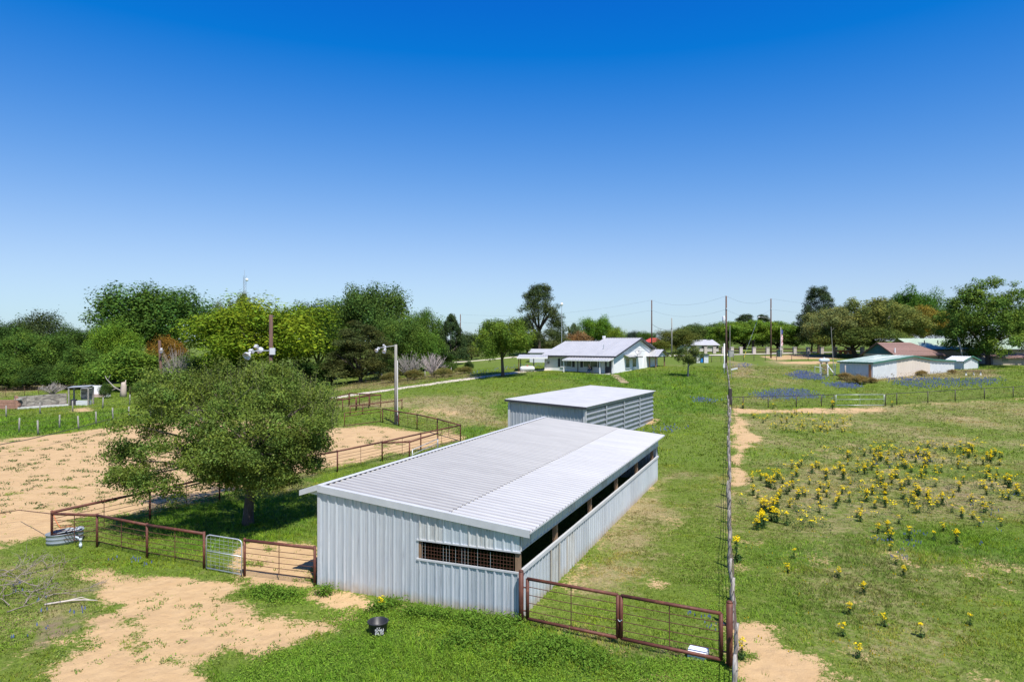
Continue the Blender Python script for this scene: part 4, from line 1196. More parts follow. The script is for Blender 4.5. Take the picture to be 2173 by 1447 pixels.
tub_row('TT', .235, .04, R(2), R(13)); tub_row('S4U', .15, .075, R(-6), R(19)); tub_row('AUS', .05, .085, R(-6), R(19))
let.build('lettering', M_white, tub)

# white plastic box under the right gate leaf
bx = gp(1482, 1395)
box_ = thing('mineral_box', 'white plastic box lying under the rusty gate', 'box', bx, R(-28)); box_.scale = (.8, .8, .8)
mb = MB()
prof_b = [(-.30, -.06), (.30, -.06), (.27, .20), (.18, .33), (-.18, .33), (-.27, .20)]
mb.prism([(x * 0 - .30, x, z) for x, z in prof_b], (.60, 0, 0))
mb.build('body', mat('white_plastic', (.80, .81, .83), (.74, .75, .77), rough=.4), box_)
MB().box(.3, .33, -.12, .1, .05, .24).build('end_panel', mat('grey_plastic', (.35, .36, .38), rough=.5), box_)
MB().box(.331, .35, -.05, -.0, .02, .12).build('red_clip', mat('red_plastic', (.5, .06, .04), rough=.4), box_)

# brush pile at the left edge and loose bleached branch
def branchy(mb, p, d, l, r, depth, rn):
    pts = [p]; dd = Vector(d).normalized(); q = Vector(p)
    n = 5
    for k in range(n):
        dd = (dd + Vector((rn.uniform(-.45, .45), rn.uniform(-.45, .45), rn.uniform(-.25, .2)))).normalized()
        q = q + dd * (l / n)
        q.z = max(q.z, .02)
        pts.append(q.copy())
        if depth > 0 and k >= 1:
            branchy(mb, q, dd + Vector((rn.uniform(-1, 1), rn.uniform(-1, 1), rn.uniform(-.1, .5))), l * .55, r * .6, depth - 1, rn)
    mb.tube(pts, [r * (1 - .8 * i / n) for i in range(n + 1)], 5)
M_dead = mat('dead_branch', (.30, .25, .20), (.18, .15, .12), rough=.9, scale=6)
rn = random.Random(8)
for k, (px, py, ang_) in enumerate([(5, 1270, .3), (55, 1285, 2.0), (0, 1215, -.5), (45, 1225, .9), (85, 1250, 2.8), (15, 1305, .2), (95, 1272, .9), (-20, 1250, .1), (30, 1240, 1.5), (60, 1262, -.4), (20, 1290, 2.4), (-10, 1230, .6)]):
    b = gp(px, py); mb = MB()
    branchy(mb, Vector((0, 0, .1)), Vector((math.cos(ang_), math.sin(ang_), .12)), rn.uniform(1.0, 1.6), .022, 2, rn)
    tag(mb.build('dead_branch', M_dead, None, b, True), 'bare grey-brown dead branch tangled in the brush pile at the left edge', 'branch', 'brush pile branches')
b = gp(95, 1285); mb = MB()
mb.tube([(0, 0, .04), (.35, .08, .08), (.75, .22, .10), (1.15, .20, .12), (1.5, .32, .06)], [.035, .03, .028, .022, .012], 6)
mb.tube([(.55, .15, .1), (.95, .36, .14), (1.25, .28, .1)], [.02, .016, .008], 5)
tag(mb.build('bleached_branch', mat('bleached_wood', (.55, .48, .42), (.42, .36, .31), rough=.8), None, b, True), 'pale bleached forked branch lying on the edge of the sand', 'branch')
# ================================================================== trees
def leaf_quads(P, Nrm, size, rng, aspect=.55, colv=None):
    """rhombic leaves: P (n,3) centres, Nrm (n,3), size (n,), returns verts, quads, cols"""
    n = len(P)
    Nrm = Nrm / (np.linalg.norm(Nrm, axis=1, keepdims=True) + 1e-9)
    rv = rng.normal(size=(n, 3))
    T = np.cross(Nrm, rv); T /= (np.linalg.norm(T, axis=1, keepdims=True) + 1e-9)
    B = np.cross(Nrm, T)
    s = size[:, None]
    V = np.stack([P - T * s, P - B * s * aspect + Nrm * s * .12, P + T * s, P + B * s * aspect + Nrm * s * .12], 1).reshape(-1, 3)
    Q = np.arange(n * 4).reshape(n, 4)
    C = np.repeat(colv, 4, axis=0)
    return V, Q, C

def blob_leaves(blobs, nleaf, leaf, rng, up=.4, rand=.42, aspect=.6, shell=.45, cvar=.5, hue=.24, zs=.5):
    cs = np.array([b[0] for b in blobs]); rs = np.array([b[1] for b in blobs])
    wgt = rs[:, 0] * rs[:, 1]; wgt = wgt / wgt.sum()
    bi = rng.choice(len(blobs), nleaf, p=wgt)
    d = rng.normal(size=(nleaf, 3)); d /= np.linalg.norm(d, axis=1, keepdims=True)
    rad = shell + (1 - shell) * rng.random(nleaf) ** .6
    rad *= 1 + rng.normal(size=nleaf) * .10 + (rng.random(nleaf) < .10) * rng.random(nleaf) * .45
    P = cs[bi] + d * rs[bi] * rad[:, None]
    Nr = d * .8 + rng.normal(size=(nleaf, 3)) * rand + np.array([0, 0, up])
    bv = 1 + (rng.random(len(blobs)) - .5) * cvar; bh = (rng.random(len(blobs)) - .5) * hue
    lv = bv[bi] * (1 + (rng.random(nleaf) - .5) * cvar * 1.3)
    hh = bh[bi] + (rng.random(nleaf) - .5) * hue
    Cc = np.stack([lv * (1 + hh), lv, lv * (1 - hh), np.ones(nleaf)], -1)
    sz = leaf * (.45 + 1.1 * rng.random(nleaf) ** 1.5)
    V, Q, C = leaf_quads(P, Nr, sz, rng, aspect, Cc)
    if zs != 1:                                  # unit trees are stretched upwards later: keep their leaves round
        Pr = np.repeat(P, 4, axis=0); V = Pr + (V - Pr) * np.array([1.25, 1.25, zs * 1.1])
    return V, Q, C

def crown_blobs(rng, nb, zb, kind_='dome', rmin=.17, rmax=.30, flat=.75, lobes=11):
    """small leaf masses gathered on a few big uneven lobes"""
    def prof(t):
        if kind_ == 'dome': return math.sqrt(max(.0, 1 - (max(0, t - .38) / .62) ** 2)) * (.75 + .25 * min(1, t / .3))
        if kind_ == 'oval': return math.sqrt(max(.02, 1 - (2 * t - 1) ** 2))
        if kind_ == 'cone': return (1 - t) ** .75 * .95 + .08
        if kind_ == 'spread': return math.sqrt(max(.0, 1 - (max(0, t - .25) / .75) ** 2))
        if kind_ == 'bush': return math.sqrt(max(.0, 1 - t ** 2))
        return (1 - .75 * t ** 1.4)
    out = []
    if kind_ in ('pine', 'cone'):
        for k in range(nb):
            t = rng.random(); a = rng.random() * 2 * math.pi
            pr = prof(t) * (.45 + .55 * rng.random()) if kind_ == 'pine' else prof(t) * (.6 + .4 * math.sqrt(rng.random()))
            br = (rmin + (rmax - rmin) * rng.random()) * (1.0 - .35 * t)
            hz_ = br * flat * (1 - zb) * .9
            kk = max(0, 1 - br)
            out.append(((pr * kk * math.cos(a), pr * kk * math.sin(a), zb + hz_ + (1 - zb - 2 * hz_) * t), (br, br, hz_)))
        return out
    L_ = []
    for k in range(lobes):
        t = (k + rng.random()) / lobes
        a = k * 2.399 + rng.random() * .9
        lr = .30 + .20 * rng.random()
        rr_ = prof(t) * max(0, 1 - lr * .9) * (.75 + .25 * rng.random())
        lz = lr * (1 - zb) * .62
        L_.append((rr_ * math.cos(a), rr_ * math.sin(a), zb + lz * .9 + (1 - zb - 1.9 * lz) * t, lr, lz))
    for k in range(nb):
        lx, ly, lz0, lr, lz = L_[rng.integers(lobes)]
        d = rng.normal(size=3); d /= np.linalg.norm(d); d[2] = abs(d[2]) * 1.0 - .35 * (rng.random() < .5)
        q = .62 + .38 * rng.random()
        br = (rmin + (rmax - rmin) * rng.random()) * .72
        out.append(((lx + d[0] * lr * q, ly + d[1] * lr * q, min(lz0 + d[2] * lz * q, 1 - br * .5)), (br, br, br * flat * (1 - zb) * 1.0)))
    return out

def trunk_mesh(name, seed, zb, r=.055, limbs=6, m=M_bark, top=.75, reach=.6):
    rn = random.Random(seed); mb = MB()
    lean = rn.uniform(-.06, .06)
    fork = zb + .08
    mb.tube([(0, 0, -.05), (.0, 0, zb * .3), (lean, 0, fork), (lean * 1.6, .03, (fork + top) / 2), (lean * 2, .04, top)], [r * 1.35, r, r * .8, r * .45, r * .15], 8)
    for k in range(limbs):
        a = 2 * math.pi * k / limbs + rn.uniform(-.4, .4); z0 = fork + rn.uniform(-.05, .15)
        e = reach * rn.uniform(.7, 1.1)
        z1 = z0 + rn.uniform(.15, .42)
        mid = Vector((lean + e * .45 * math.cos(a), e * .45 * math.sin(a), z0 + (z1 - z0) * .6))
        end = Vector((lean + e * math.cos(a), e * math.sin(a), z1))
        mb.tube([(lean, 0, z0), mid, end], [r * .5, r * .32, r * .08], 6)
        for j in range(2):
            a2 = a + rn.uniform(-.8, .8)
            mb.tube([mid, mid + Vector((e * .35 * math.cos(a2), e * .35 * math.sin(a2), rn.uniform(.08, .25)))], [r * .25, r * .05], 5)
    return mb.mesh(name, m, True)

PROTO = {}
def proto(key, seed, nb, nleaf, leaf, zb, kind_='dome', rmin=.17, rmax=.30, flat=.75, limbs=6, bark=M_bark, lm=M_leaf, lobes=11, **kw):
    rng = np.random.default_rng(seed)
    bl = crown_blobs(rng, nb, zb, kind_, rmin, rmax, flat, lobes)
    bl = [b_ for b_ in bl if b_[0][2] > .03]
    V, Q, C = blob_leaves(bl, nleaf, leaf, rng, **kw)
    # fit the crown to a unit box: half-width 1, top at 1
    rr_ = np.percentile(np.abs(V[:, 0]), 99.3); zt_ = np.percentile(V[:, 2], 99.7)
    V[:, :2] /= rr_; V[:, 2] = np.where(V[:, 2] > 0, V[:, 2] / zt_, V[:, 2])
    PROTO[key] = (np_mesh('crown_' + key, V, Q, lm, C), trunk_mesh('trunk_' + key, seed, max(.04, zb), limbs=limbs, m=bark))
proto('broad', 1, 190, 47600, 0.0160, .16, 'dome')
proto('broad2', 2, 170, 44800, 0.0160, .10, 'dome', .18, .32)
proto('oval', 3, 150, 36400, 0.0184, .10, 'oval', .2, .36)
proto('spread', 4, 170, 39200, 0.0168, .26, 'spread', .13, .24, .8)
proto('airy', 5, 220, 36400, 0.0152, .22, 'dome', .10, .20, .9, bark=M_bark_l, shell=.2, rand=.6)
proto('cone', 6, 120, 28000, 0.0200, .04, 'cone', .14, .26, .45)
proto('pine', 7, 135, 30240, 0.0240, .16, 'pine', .13, .24, .50, limbs=9, aspect=.22, up=.6, rand=.55, shell=.15)
proto('pine2', 17, 95, 30799, 0.0224, .04, 'pine', .15, .28, .42, limbs=9, aspect=.25, up=.6, rand=.55, shell=.2)
proto('bush', 8, 110, 21000, 0.0240, .0, 'bush', .22, .38, .8)
proto('bush2', 9, 90, 16800, 0.0256, .0, 'bush', .2, .36, .7)
proto('round', 21, 200, 42000, 0.0176, .20, 'dome', .16, .28, .8, lobes=16)
proto('vase', 22, 130, 12600, 0.0240, .30, 'oval', .12, .22, .9, bark=M_bark_l, shell=.2, rand=.6, lobes=12)
proto('cypress', 10, 300, 56000, 0.0144, -.16, 'dome', .10, .22, .40, up=.8, shell=.2)

def tree(key, label, px, top, wpx, Y, colr, name='tree', cat='tree', base=None, group=None, rot=None, ground_off=0):
    b = base if base is not None else gd(px, Y)
    Y = b.y
    h = zt(top, Y) - b.z + ground_off
    w = wpx / F * Y / 2
    t = thing(name, label, cat, b, rot if rot is not None else (px * 37 % 628) / 100.0, group)
    t.scale = (w, w, h)
    c = place('crown', PROTO[key][0], t); c.color = (colr[0] * 1.6 + .014, colr[1] * 1.55 + .010, colr[2] * 1.45 + .004, 1)
    place('trunk', PROTO[key][1], t)
    return t
DK, MD, BR, YG, OL, PN, BN = (.030, .066, .014), (.052, .104, .018), (.088, .160, .018), (.108, .160, .012), (.085, .105, .036), (.030, .052, .020), (.150, .105, .030)
T = tree
T('broad', 'dark green tree cut by the left edge of the picture', 0, 682, 130, 150, DK)
T('oval', 'tall blue-green tree with ragged top behind the far left trees', 88, 662, 120, 160, PN)
T('broad2', 'dark green tree between the ragged blue-green tree and the big dome', 150, 690, 100, 152, DK)
T('broad2', 'mid green leafy tree in front at the far left above the weedy field', 66, 702, 165, 132, MD)
T('broad', 'huge dark green dome-shaped tree on the left', 325, 606, 270, 152, (.045, .098, .018))
T('broad2', 'bright green tree on the left flank of the huge dome tree', 243, 684, 125, 137, BR)
T('bush', 'bright green low tree under the dome tree behind the dead stump', 275, 737, 165, 118, (.085, .155, .022), base=gd(275, 118))
T('bush', 'mid green bushy tree left of the bright tree, behind the shelter', 172, 735, 95, 126, MD)
T('bush2', 'dark undergrowth bush at the far left foot of the woods', 20, 760, 110, 122, MD)
T('bush2', 'dark undergrowth bush beside the weedy field at the left', 100, 772, 110, 122, DK)
T('oval', 'rust-brown leafing tree behind the bare grey shrub', 352, 714, 80, 124, (.16, .095, .018))
T('broad2', 'large yellow-green tree behind the big spreading tree', 558, 632, 330, 112, YG)
T('airy', 'loose pale green treetop rising behind the yellow-green tree', 515, 624, 72, 138, (.09, .12, .03))
T('oval', 'small dark crown between the dome tree and the yellow-green tree', 467, 640, 50, 190, OL)
T('broad', 'dark green tree right behind the yellow-green tree', 672, 640, 150, 134, DK)
T('broad', 'tallest rounded green tree in the middle of the left woods', 790, 604, 180, 142, (.045, .090, .020))
T('broad2', 'green tree filling the gap left of the tallest rounded tree', 722, 634, 120, 148, MD)
T('broad2', 'bright mid green tree below the tallest rounded tree', 855, 668, 120, 128, (.062, .115, .022))
T('pine2', 'dark olive pine with drooping layers behind the pale fence posts', 765, 684, 165, 112, (.042, .055, .018))
T('oval', 'upright green tree left of the narrow dark cedar', 905, 657, 85, 140, MD)
T('oval', 'fresh green tree in front of the narrow dark cedar', 893, 700, 90, 128, (.062, .125, .018))
T('cone', 'narrow dark cedar at the right end of the left woods', 958, 668, 72, 136, (.026, .052, .020))
T('bush', 'low distant green trees right of the narrow cedar', 1000, 705, 90, 200, (.05, .085, .03))
T('bush2', 'olive scrub bush between the cedar and the lawn tree', 1000, 735, 60, 150, OL)
T('bush2', 'pale green scrub bush behind the bare pink-grey shrub', 972, 748, 50, 150, (.11, .12, .04))
T('round', 'round-crowned lawn tree with a clear dark trunk left of the white house', 1070, 677, 130, 0, (.072, .122, .016), base=gp(1067, 799), rot=1.0)
T('pine', 'tall open pine behind the left end of the white house', 1145, 604, 122, 152, (.040, .062, .022), rot=.6)
T('bush', 'dark thicket under the tall open pine', 1120, 705, 90, 165, PN)
T('bush2', 'olive-brown scrub behind the left roof end', 1180, 715, 80, 165, OL)
T('bush2', 'reddish-brown scrub behind the house ridge', 1225, 703, 80, 175, (.16, .10, .045))
T('broad2', 'round bright green tree behind the house ridge', 1263, 671, 88, 185, (.07, .145, .016))
T('oval', 'small lime green tree at the right of the round bright tree', 1310, 694, 42, 180, (.11, .17, .02))
T('airy', 'thin pale sapling top behind the house ridge', 1218, 686, 30, 178, (.08, .12, .05))
T('bush', 'blue-grey distant trees left of the tall utility pole', 1345, 702, 45, 260, (.035, .06, .04))
T('bush', 'mid green distant trees next to the tall utility pole', 1372, 703, 50, 230, MD)
T('broad2', 'olive oak between the house and the blue-doored hut', 1437, 697, 100, 165, (.075, .095, .022), rot=2)
T('bush2', 'low olive bush behind the side porch', 1405, 722, 60, 160, (.085, .105, .02))
T('bush', 'distant wooded rise right of the short pole', 1470, 687, 90, 260, (.045, .075, .024))
T('bush', 'distant green trees behind the tallest utility pole', 1520, 684, 100, 240, (.055, .095, .024))
T('spread', 'leftmost of the live oaks along the road', 1545, 683, 85, 175, (.095, .16, .02), rot=.2)
T('spread', 'middle live oak along the road, behind the guy wire', 1598, 680, 110, 172, (.10, .17, .022), rot=1.4)
T('spread', 'right live oak along the road, behind the roadside pole', 1655, 682, 110, 172, (.095, .165, .022), rot=2.6)
T('bush', 'distant woods filling the gap left of the live oaks', 1490, 690, 110, 210, (.06, .10, .026))
T('bush', 'distant woods behind the middle of the live oaks', 1580, 684, 130, 215, (.055, .095, .024))
T('bush', 'distant woods behind the right live oak', 1650, 690, 120, 215, (.05, .085, .024))
T('pine', 'distant dark pine top above the live oaks', 1582, 667, 70, 250, PN, rot=.4)
T('pine', 'second distant dark pine top above the live oaks', 1618, 668, 60, 250, PN, rot=3)
T('bush', 'distant trees at the right end of the live oaks', 1690, 694, 80, 220, MD)
T('pine', 'tall dark tree at the left of the right-hand oaks', 1737, 609, 100, 165, (.032, .055, .024), rot=4.2)
T('oval', 'dark lower crown of evergreen left of the right-hand oaks', 1722, 665, 70, 168, PN)
T('airy', 'grey-green oak left of the mast by the white metal building', 1770, 655, 130, 148, (.135, .155, .055))
T('airy', 'large olive oak behind the brown-roofed house', 1850, 634, 190, 150, (.115, .14, .038), rot=.3)
T('broad', 'dense lower crown of the oaks behind the brown-roofed house', 1815, 690, 190, 146, (.075, .105, .025))
T('airy', 'olive oak right of the large one, above the brown roof', 1905, 655, 140, 155, (.115, .135, .035), rot=2.2)
T('airy', 'yellow-tan leafing oak above the pale green roof', 1957, 650, 115, 160, (.17, .135, .025), rot=1.1)
T('broad', 'dark tree tops behind the olive oaks', 1905, 627, 90, 200, DK)
T('broad2', 'tall fresh green tree behind the yellow-tan oak', 1952, 611, 120, 195, (.045, .105, .016))
T('broad', 'green tree left of the big right-hand cypress', 2020, 650, 120, 185, (.045, .09, .02))
T('cypress', 'big feathery light green tree at the right edge by the long low house', 2097, 591, 200, 122, (.072, .125, .022), rot=2.0)
T('broad', 'green tree cut by the right edge of the picture', 2172, 648, 110, 165, MD)
T('bush2', 'dark shrubs under the feathery tree at the right edge', 2160, 740, 60, 140, DK)
T('vase', 'slim young lawn tree with a pale trunk between the house and the wire fence', 1460, 735, 66, 0, (.075, .105, .032), base=gp(1460, 799), rot=1.0)
T('oval', 'young sapling in the weedy field at the far left', 36, 793, 26, 0, (.06, .11, .02), base=gp(36, 829))
T('bush', 'clipped dark green bush beside the dead stump', 225, 812, 28, 0, (.04, .08, .018), base=gp(224, 845), name='bush', cat='bush')
T('bush', 'small round cedar bush by the far lane', 995, 765, 22, 0, (.04, .075, .02), base=gp(995, 786), name='bush', cat='bush')
T('bush2', 'green bush at the foot of the narrow cedar', 960, 768, 22, 0, (.05, .09, .02), base=gp(960, 792), name='bush', cat='bush')
T('bush2', 'low weedy thicket right of the dead stump', 330, 800, 90, 0, (.06, .11, .022), base=gp(325, 838), name='bush', cat='bush')
for k_, (px_, tp__, w_, Y_, c_) in enumerate([(-10, 775, 120, 118, MD), (60, 785, 90, 119, DK), (140, 775, 100, 121, MD), (215, 770, 110, 121, BR), (300, 775, 90, 116, MD), (405, 748, 110, 121, MD), (470, 745, 150, 114, DK), (560, 775, 120, 110, MD), (640, 765, 130, 112, DK), (705, 760, 110, 114, DK), (830, 755, 110, 122, DK), (880, 748, 90, 126, MD), (930, 745, 80, 130, DK)]):
    T('bush2' if k_ % 2 else 'bush', '%s understory shrub from the left edge along the foot of the left woods' % ['first', 'second', 'third', 'fourth', 'fifth', 'sixth', 'seventh', 'eighth', 'ninth', 'tenth', 'eleventh', 'twelfth', 'thirteenth'][k_], px_, tp__, w_, Y_, c_, name='shrub', cat='shrub', group='understory shrubs of the left woods')
T('bush2', 'dark low bushes at the foot of the left woods', 420, 770, 120, 118, DK, name='bush', cat='bush')
for k, (px, top, w, by) in enumerate([(880, 783, 50, 806), (940, 780, 50, 800), (985, 777, 40, 793), (830, 790, 50, 812)]):
    T('bush2', ['tawny weeds at the foot of the left bare shrub', 'tawny weeds at the foot of the pink-grey bare shrub', 'tawny weeds by the round cedar bush', 'tawny weeds beneath the dark olive pine'][k],
      px, top, w, 0, (.12, .115, .035), base=gp(px, by), name='weed_clump', cat='weeds')
for k, (px, top, w, by) in enumerate([(1820, 795, 46, 814), (1795, 790, 34, 806), (1848, 800, 30, 812), (1885, 788, 22, 800), (1955, 785, 26, 797), (2020, 783, 20, 793)]):
    T('bush2', ['largest tawny weed clump at the near corner of the white metal building', 'tawny weed clump by the pale leaning posts', 'tawny weed clump under the orange corner strip', 'brown weeds against the cream wall, left', 'brown weeds against the cream wall, middle', 'brown weeds between the metal building and the little shed'][k],
      px, top, w, 0, (.17, .13, .05), base=gp(px, by), name='weed_clump', cat='weeds')

# bare shrubs
def bare_shrub(label, px, by, top, wpx, m, seed, n=80):
    b = gp(px, by); h = zt(top, b.y) - b.z; w = wpx / F * b.y / 2
    rn = random.Random(seed); mb = MB()
    for k in range(n):
        a = rn.uniform(0, 2 * math.pi); e = w * math.sqrt(rn.random()); z = h * rn.uniform(.6, 1) * math.sqrt(max(.05, 1 - (e / w) ** 2 * .6))
        p1 = Vector((e * .35 * math.cos(a), e * .35 * math.sin(a), z * .45)); p2 = Vector((e * math.cos(a), e * math.sin(a), z))
        mb.tube([(rn.uniform(-.15, .15), rn.uniform(-.15, .15), 0), p1, p2], [.05, .03, .012], 4)
        for j in range(4):
            q = p1.lerp(p2, rn.uniform(.2, .9)); mb.tube([q, q + Vector((rn.uniform(-.5, .5), rn.uniform(-.5, .5), rn.uniform(.2, .7)))], [.018, .008], 3)
    return tag(mb.build('bare_shrub', m, None, b), label, 'shrub')
bare_shrub('bare grey shrub left of the pink-grey one, behind the light pole', 868, 806, 742, 66, M_twig, 1)
bare_shrub('bare pink-grey shrub fanning up right of the light pole', 919, 800, 743, 70, mat('pink_twig', (.50, .43, .40), (.38, .32, .30), rough=.9), 2)
bare_shrub('large bare grey shrub left of the big yellow-green tree', 378, 832, 722, 95, M_twig, 3, 110)
bare_shrub('pale dead shrub behind the stained concrete wall', 112, 838, 812, 60, M_twig, 4, 60)
bare_shrub('small pale dead tree in the bright green thicket', 296, 830, 777, 40, M_bark_l, 5, 25)

# ------------------------------------------------------------------ the big spreading tree
tb0 = gp(525, 1112)
bt = thing('spreading_tree', 'big spreading small-leaved tree in the pen left of the long barn', 'tree', tb0)
rng = np.random.default_rng(77); rn = random.Random(77)
def tp_(px, py, Y):   # crown point given in photo pixels and depth, local to the trunk base
    return Vector(((px - CX) / F * Y, Y, zt(py, Y))) - tb0
anch = []
outline = [(268, 975, 30.5), (300, 905, 30.5), (330, 840, 31.5), (405, 812, 32.5), (475, 798, 33), (550, 795, 33.5), (615, 812, 33.5), (665, 850, 33.5), (685, 900, 33), (660, 935, 32.5),
           (300, 1010, 29.5), (350, 960, 29.0), (420, 900, 29.5), (500, 850, 30), (580, 850, 30.5), (640, 900, 31), (645, 955, 31.5), (560, 900, 29.2), (480, 930, 28.8), (400, 970, 28.5),
           (450, 1000, 29), (605, 985, 32.5), (560, 965, 29.8), (350, 870, 34.5), (450, 820, 35.5), (550, 830, 36), (630, 860, 35.5), (420, 930, 35), (540, 920, 36), (640, 940, 35),
           (285, 945, 31.5), (282, 1012, 30), (330, 1035, 29), (470, 870, 32), (600, 830, 32), (380, 860, 31), (500, 960, 28.2), (350, 815, 33.2) , (580, 800, 32.6), (440, 950, 31), (600, 960, 30.5), (520, 985, 29.6), (640, 985, 31.6), (575, 1000, 30.4), (470, 985, 30.2), (620, 930, 31), (500, 1000, 30.6), (590, 1012, 31.2), (545, 1015, 30.0)]
blobs = []
for (x, y, Y) in outline:
    c = tp_(x, y, Y); r_ = rn.uniform(.85, 1.25)
    blobs.append(((c.x, c.y, c.z), (r_ * 1.15, r_ * 1.1, r_ * .75)))
sub = []
for (c, r_) in blobs:        # break each mass into irregular sprays
    for k in range(9):
        d = Vector((rn.gauss(0, 1), rn.gauss(0, 1), rn.gauss(0, .8))).normalized()
        q = Vector(c) + Vector((d.x * r_[0], d.y * r_[1], d.z * r_[2])) * rn.uniform(.35, 1.0)
        s = rn.uniform(.32, .6)
        sub.append(((q.x, q.y, q.z), (s * 1.2, s * 1.2, s * .8)))
V, Q, C = blob_leaves(sub, 145000, .054, rng, up=.3, rand=.75, aspect=.5, shell=.1, cvar=.45, hue=.22, zs=1)
# upright sprigs on the top, paler
tw = MB()
SV, SN, SC = [], [], []
for k in range(520):
    x = rn.uniform(330, 715); top_y = 815 - 50 * math.sin((x - 300) / 430 * math.pi) + rn.uniform(-5, 60)
    Y = rn.uniform(30.5, 35.5)
    p0 = tp_(x, top_y + rn.uniform(25, 60), Y); p1 = p0 + Vector((rn.uniform(-.25, .25) + (x - 520) / 900, rn.uniform(-.25, .25), rn.uniform(.5, 1.1)))
    tw.tube([p0, p0.lerp(p1, .5) + Vector((rn.uniform(-.06, .06), 0, 0)), p1], [.006, .005, .003], 3)
    for j in range(26):
        q = p0.lerp(p1, rn.random()) + Vector((rn.gauss(0, .05), rn.gauss(0, .05), rn.gauss(0, .03)))
        SV.append(q); SN.append((rn.gauss(0, 1), rn.gauss(0, 1), rn.gauss(.3, 1))); v = rn.uniform(.9, 1.5); SC.append((v * 1.1, v, v * 1.1, 1))
V2, Q2, C2 = leaf_quads(np.array([tuple(v) for v in SV]), np.array(SN), np.full(len(SV), .042) * (.7 + .6 * rng.random(len(SV))), rng, .45, np.array(SC))
V = np.concatenate([V, V2]); Q = np.concatenate([Q, Q2 + len(C)]); C = np.concatenate([C, C2])
cr = place('crown', np_mesh('crown_spreading', V, Q, M_leaf_glossy, C), bt); cr.color = (.128, .185, .030, 1)
tk_ = MB()
fork = tp_(540, 985, 31.9)
tk_.tube([(0, 0, -.3), (.03, 0, .25), (.08, 0, 1.0), (.2, .05, 1.9), fork], [.36, .25, .215, .215, .24], 12)
forks = [fork, fork + Vector((-.1, .1, .1)), fork + Vector((.15, 0, .1))]
for i, (c, r_) in enumerate(blobs):
    s = forks[i % 3] if i % 4 else Vector((.15, .03, 1.75))
    e = Vector(c); m1 = s.lerp(e, .35) + Vector((rn.uniform(-.3, .3), rn.uniform(-.3, .3), rn.uniform(.1, .5))); m2 = s.lerp(e, .7) + Vector((rn.uniform(-.3, .3), rn.uniform(-.3, .3), rn.uniform(0, .35)))
    r0 = rn.uniform(.06, .13)
    tk_.tube([s, m1, m2, e], [r0, r0 * .65, r0 * .4, .015], 6)
    for j in range(5):
        q = m1.lerp(e, rn.random()); tk_.tube([q, q + Vector((rn.uniform(-.8, .8), rn.uniform(-.8, .8), rn.uniform(-.2, .7)))], [.022, .006], 4)
tk_.build('trunk', mat('tree_bark', (.13, .10, .085), (.065, .05, .042), rough=.95, scale=6, stretch=(3, 3, .6), bump=.7, c3=(.30, .27, .24), c3_lo=.58, c3_hi=.7), bt, smooth_=True)
kind(tw.build('twigs', mat('green_twig', (.15, .14, .085), (.11, .10, .06), rough=.9), bt), 'stuff')
# ================================================================== right-hand buildings
M_cream = mat('cream_sheet', (.66, .58, .50), (.60, .52, .45), rough=.55, metal=.1, scale=1.5, stretch=(3, .6, 3), vary=.03)
M_paleblue = mat('pale_grey_sheet', (.62, .64, .66), (.56, .58, .60), rough=.5, metal=.15, scale=1.5, vary=.03)
M_green_trim = mat('green_trim', (.05, .17, .12), (.04, .13, .10), rough=.5)
M_green_roof = mat('faded_green_roof', (.22, .30, .26), (.48, .51, .48), rough=.55, scale=.55, stretch=(1, .4, 1), lo=.46, hi=.62, detail=8)
M_shingle = mat('brown_shingle', (.26, .16, .13), (.17, .10, .085), rough=.9, scale=7, bump=.3, vary=.10)
M_mint = mat('mint_roof', (.40, .48, .36), (.33, .41, .30), rough=.5, scale=.8, vary=.03)
M_tanwall = mat('tan_wall', (.40, .33, .27), (.33, .27, .22), rough=.8, scale=2)
def along(o, a, px):
    k = (px - CX) / F; ux, uy = math.cos(a), -math.sin(a)
    return (k * o.y - o.x) / (ux - k * uy)
def along_y(o, a, px):
    k = (px - CX) / F; ux, uy = math.sin(a), math.cos(a)
    return (k * o.y - o.x) / (ux - k * uy)
A4 = R(-30)
wc = gp(1852, 806)
wb = thing('metal_building', 'long cream and white metal building with low faded green roof in the right field', 'building', wc, -A4)
def ht(o, a, s, py):   # local height of photo row py at distance s along local x
    return zt(py, o.y - math.sin(a) * s) - o.z
sA, sB, sC = along(wc, A4, 1937), along(wc, A4, 1980), along(wc, A4, 2025)
zA0, zAp, zB, zC = ht(wc, A4, 0, 769), ht(wc, A4, sA, 755), ht(wc, A4, sB, 763), ht(wc, A4, sC, 765)
dpt = along_y(wc, A4, 1782)
FOOT.append(((wc.x, wc.y), A4, 0, sC, 0, dpt + 8))
def topz(s):
    return float(np.interp(s, [0, sA, sB, sC], [zA0, zAp, zB, zC]))
s1, s2 = along(wc, A4, 1900), along(wc, A4, 1973)
n = 22; pw = sC / n
for i in range(n):
    mid = (i + .5) * pw
    m = M_cream if s1 < mid < s2 else M_paleblue
    place('wall_panel', sheet(pw, round(min(topz(i * pw), topz((i + 1) * pw)) + .55, 3), pw / 1.0, .05, m), wb, mat=frame((i * pw, 0, -.5), (1, 0, 0), up))
n = 6; pw = dpt / n
for i in range(n):
    place('wall_panel', sheet(pw, round(zA0 + .5, 3), pw / 2, .04, M_paleblue), wb, mat=frame((0, dpt - i * pw, -.5), (0, -1, 0), up))
RB = dpt + .2
n = 6; pw = (RB + .5) / n
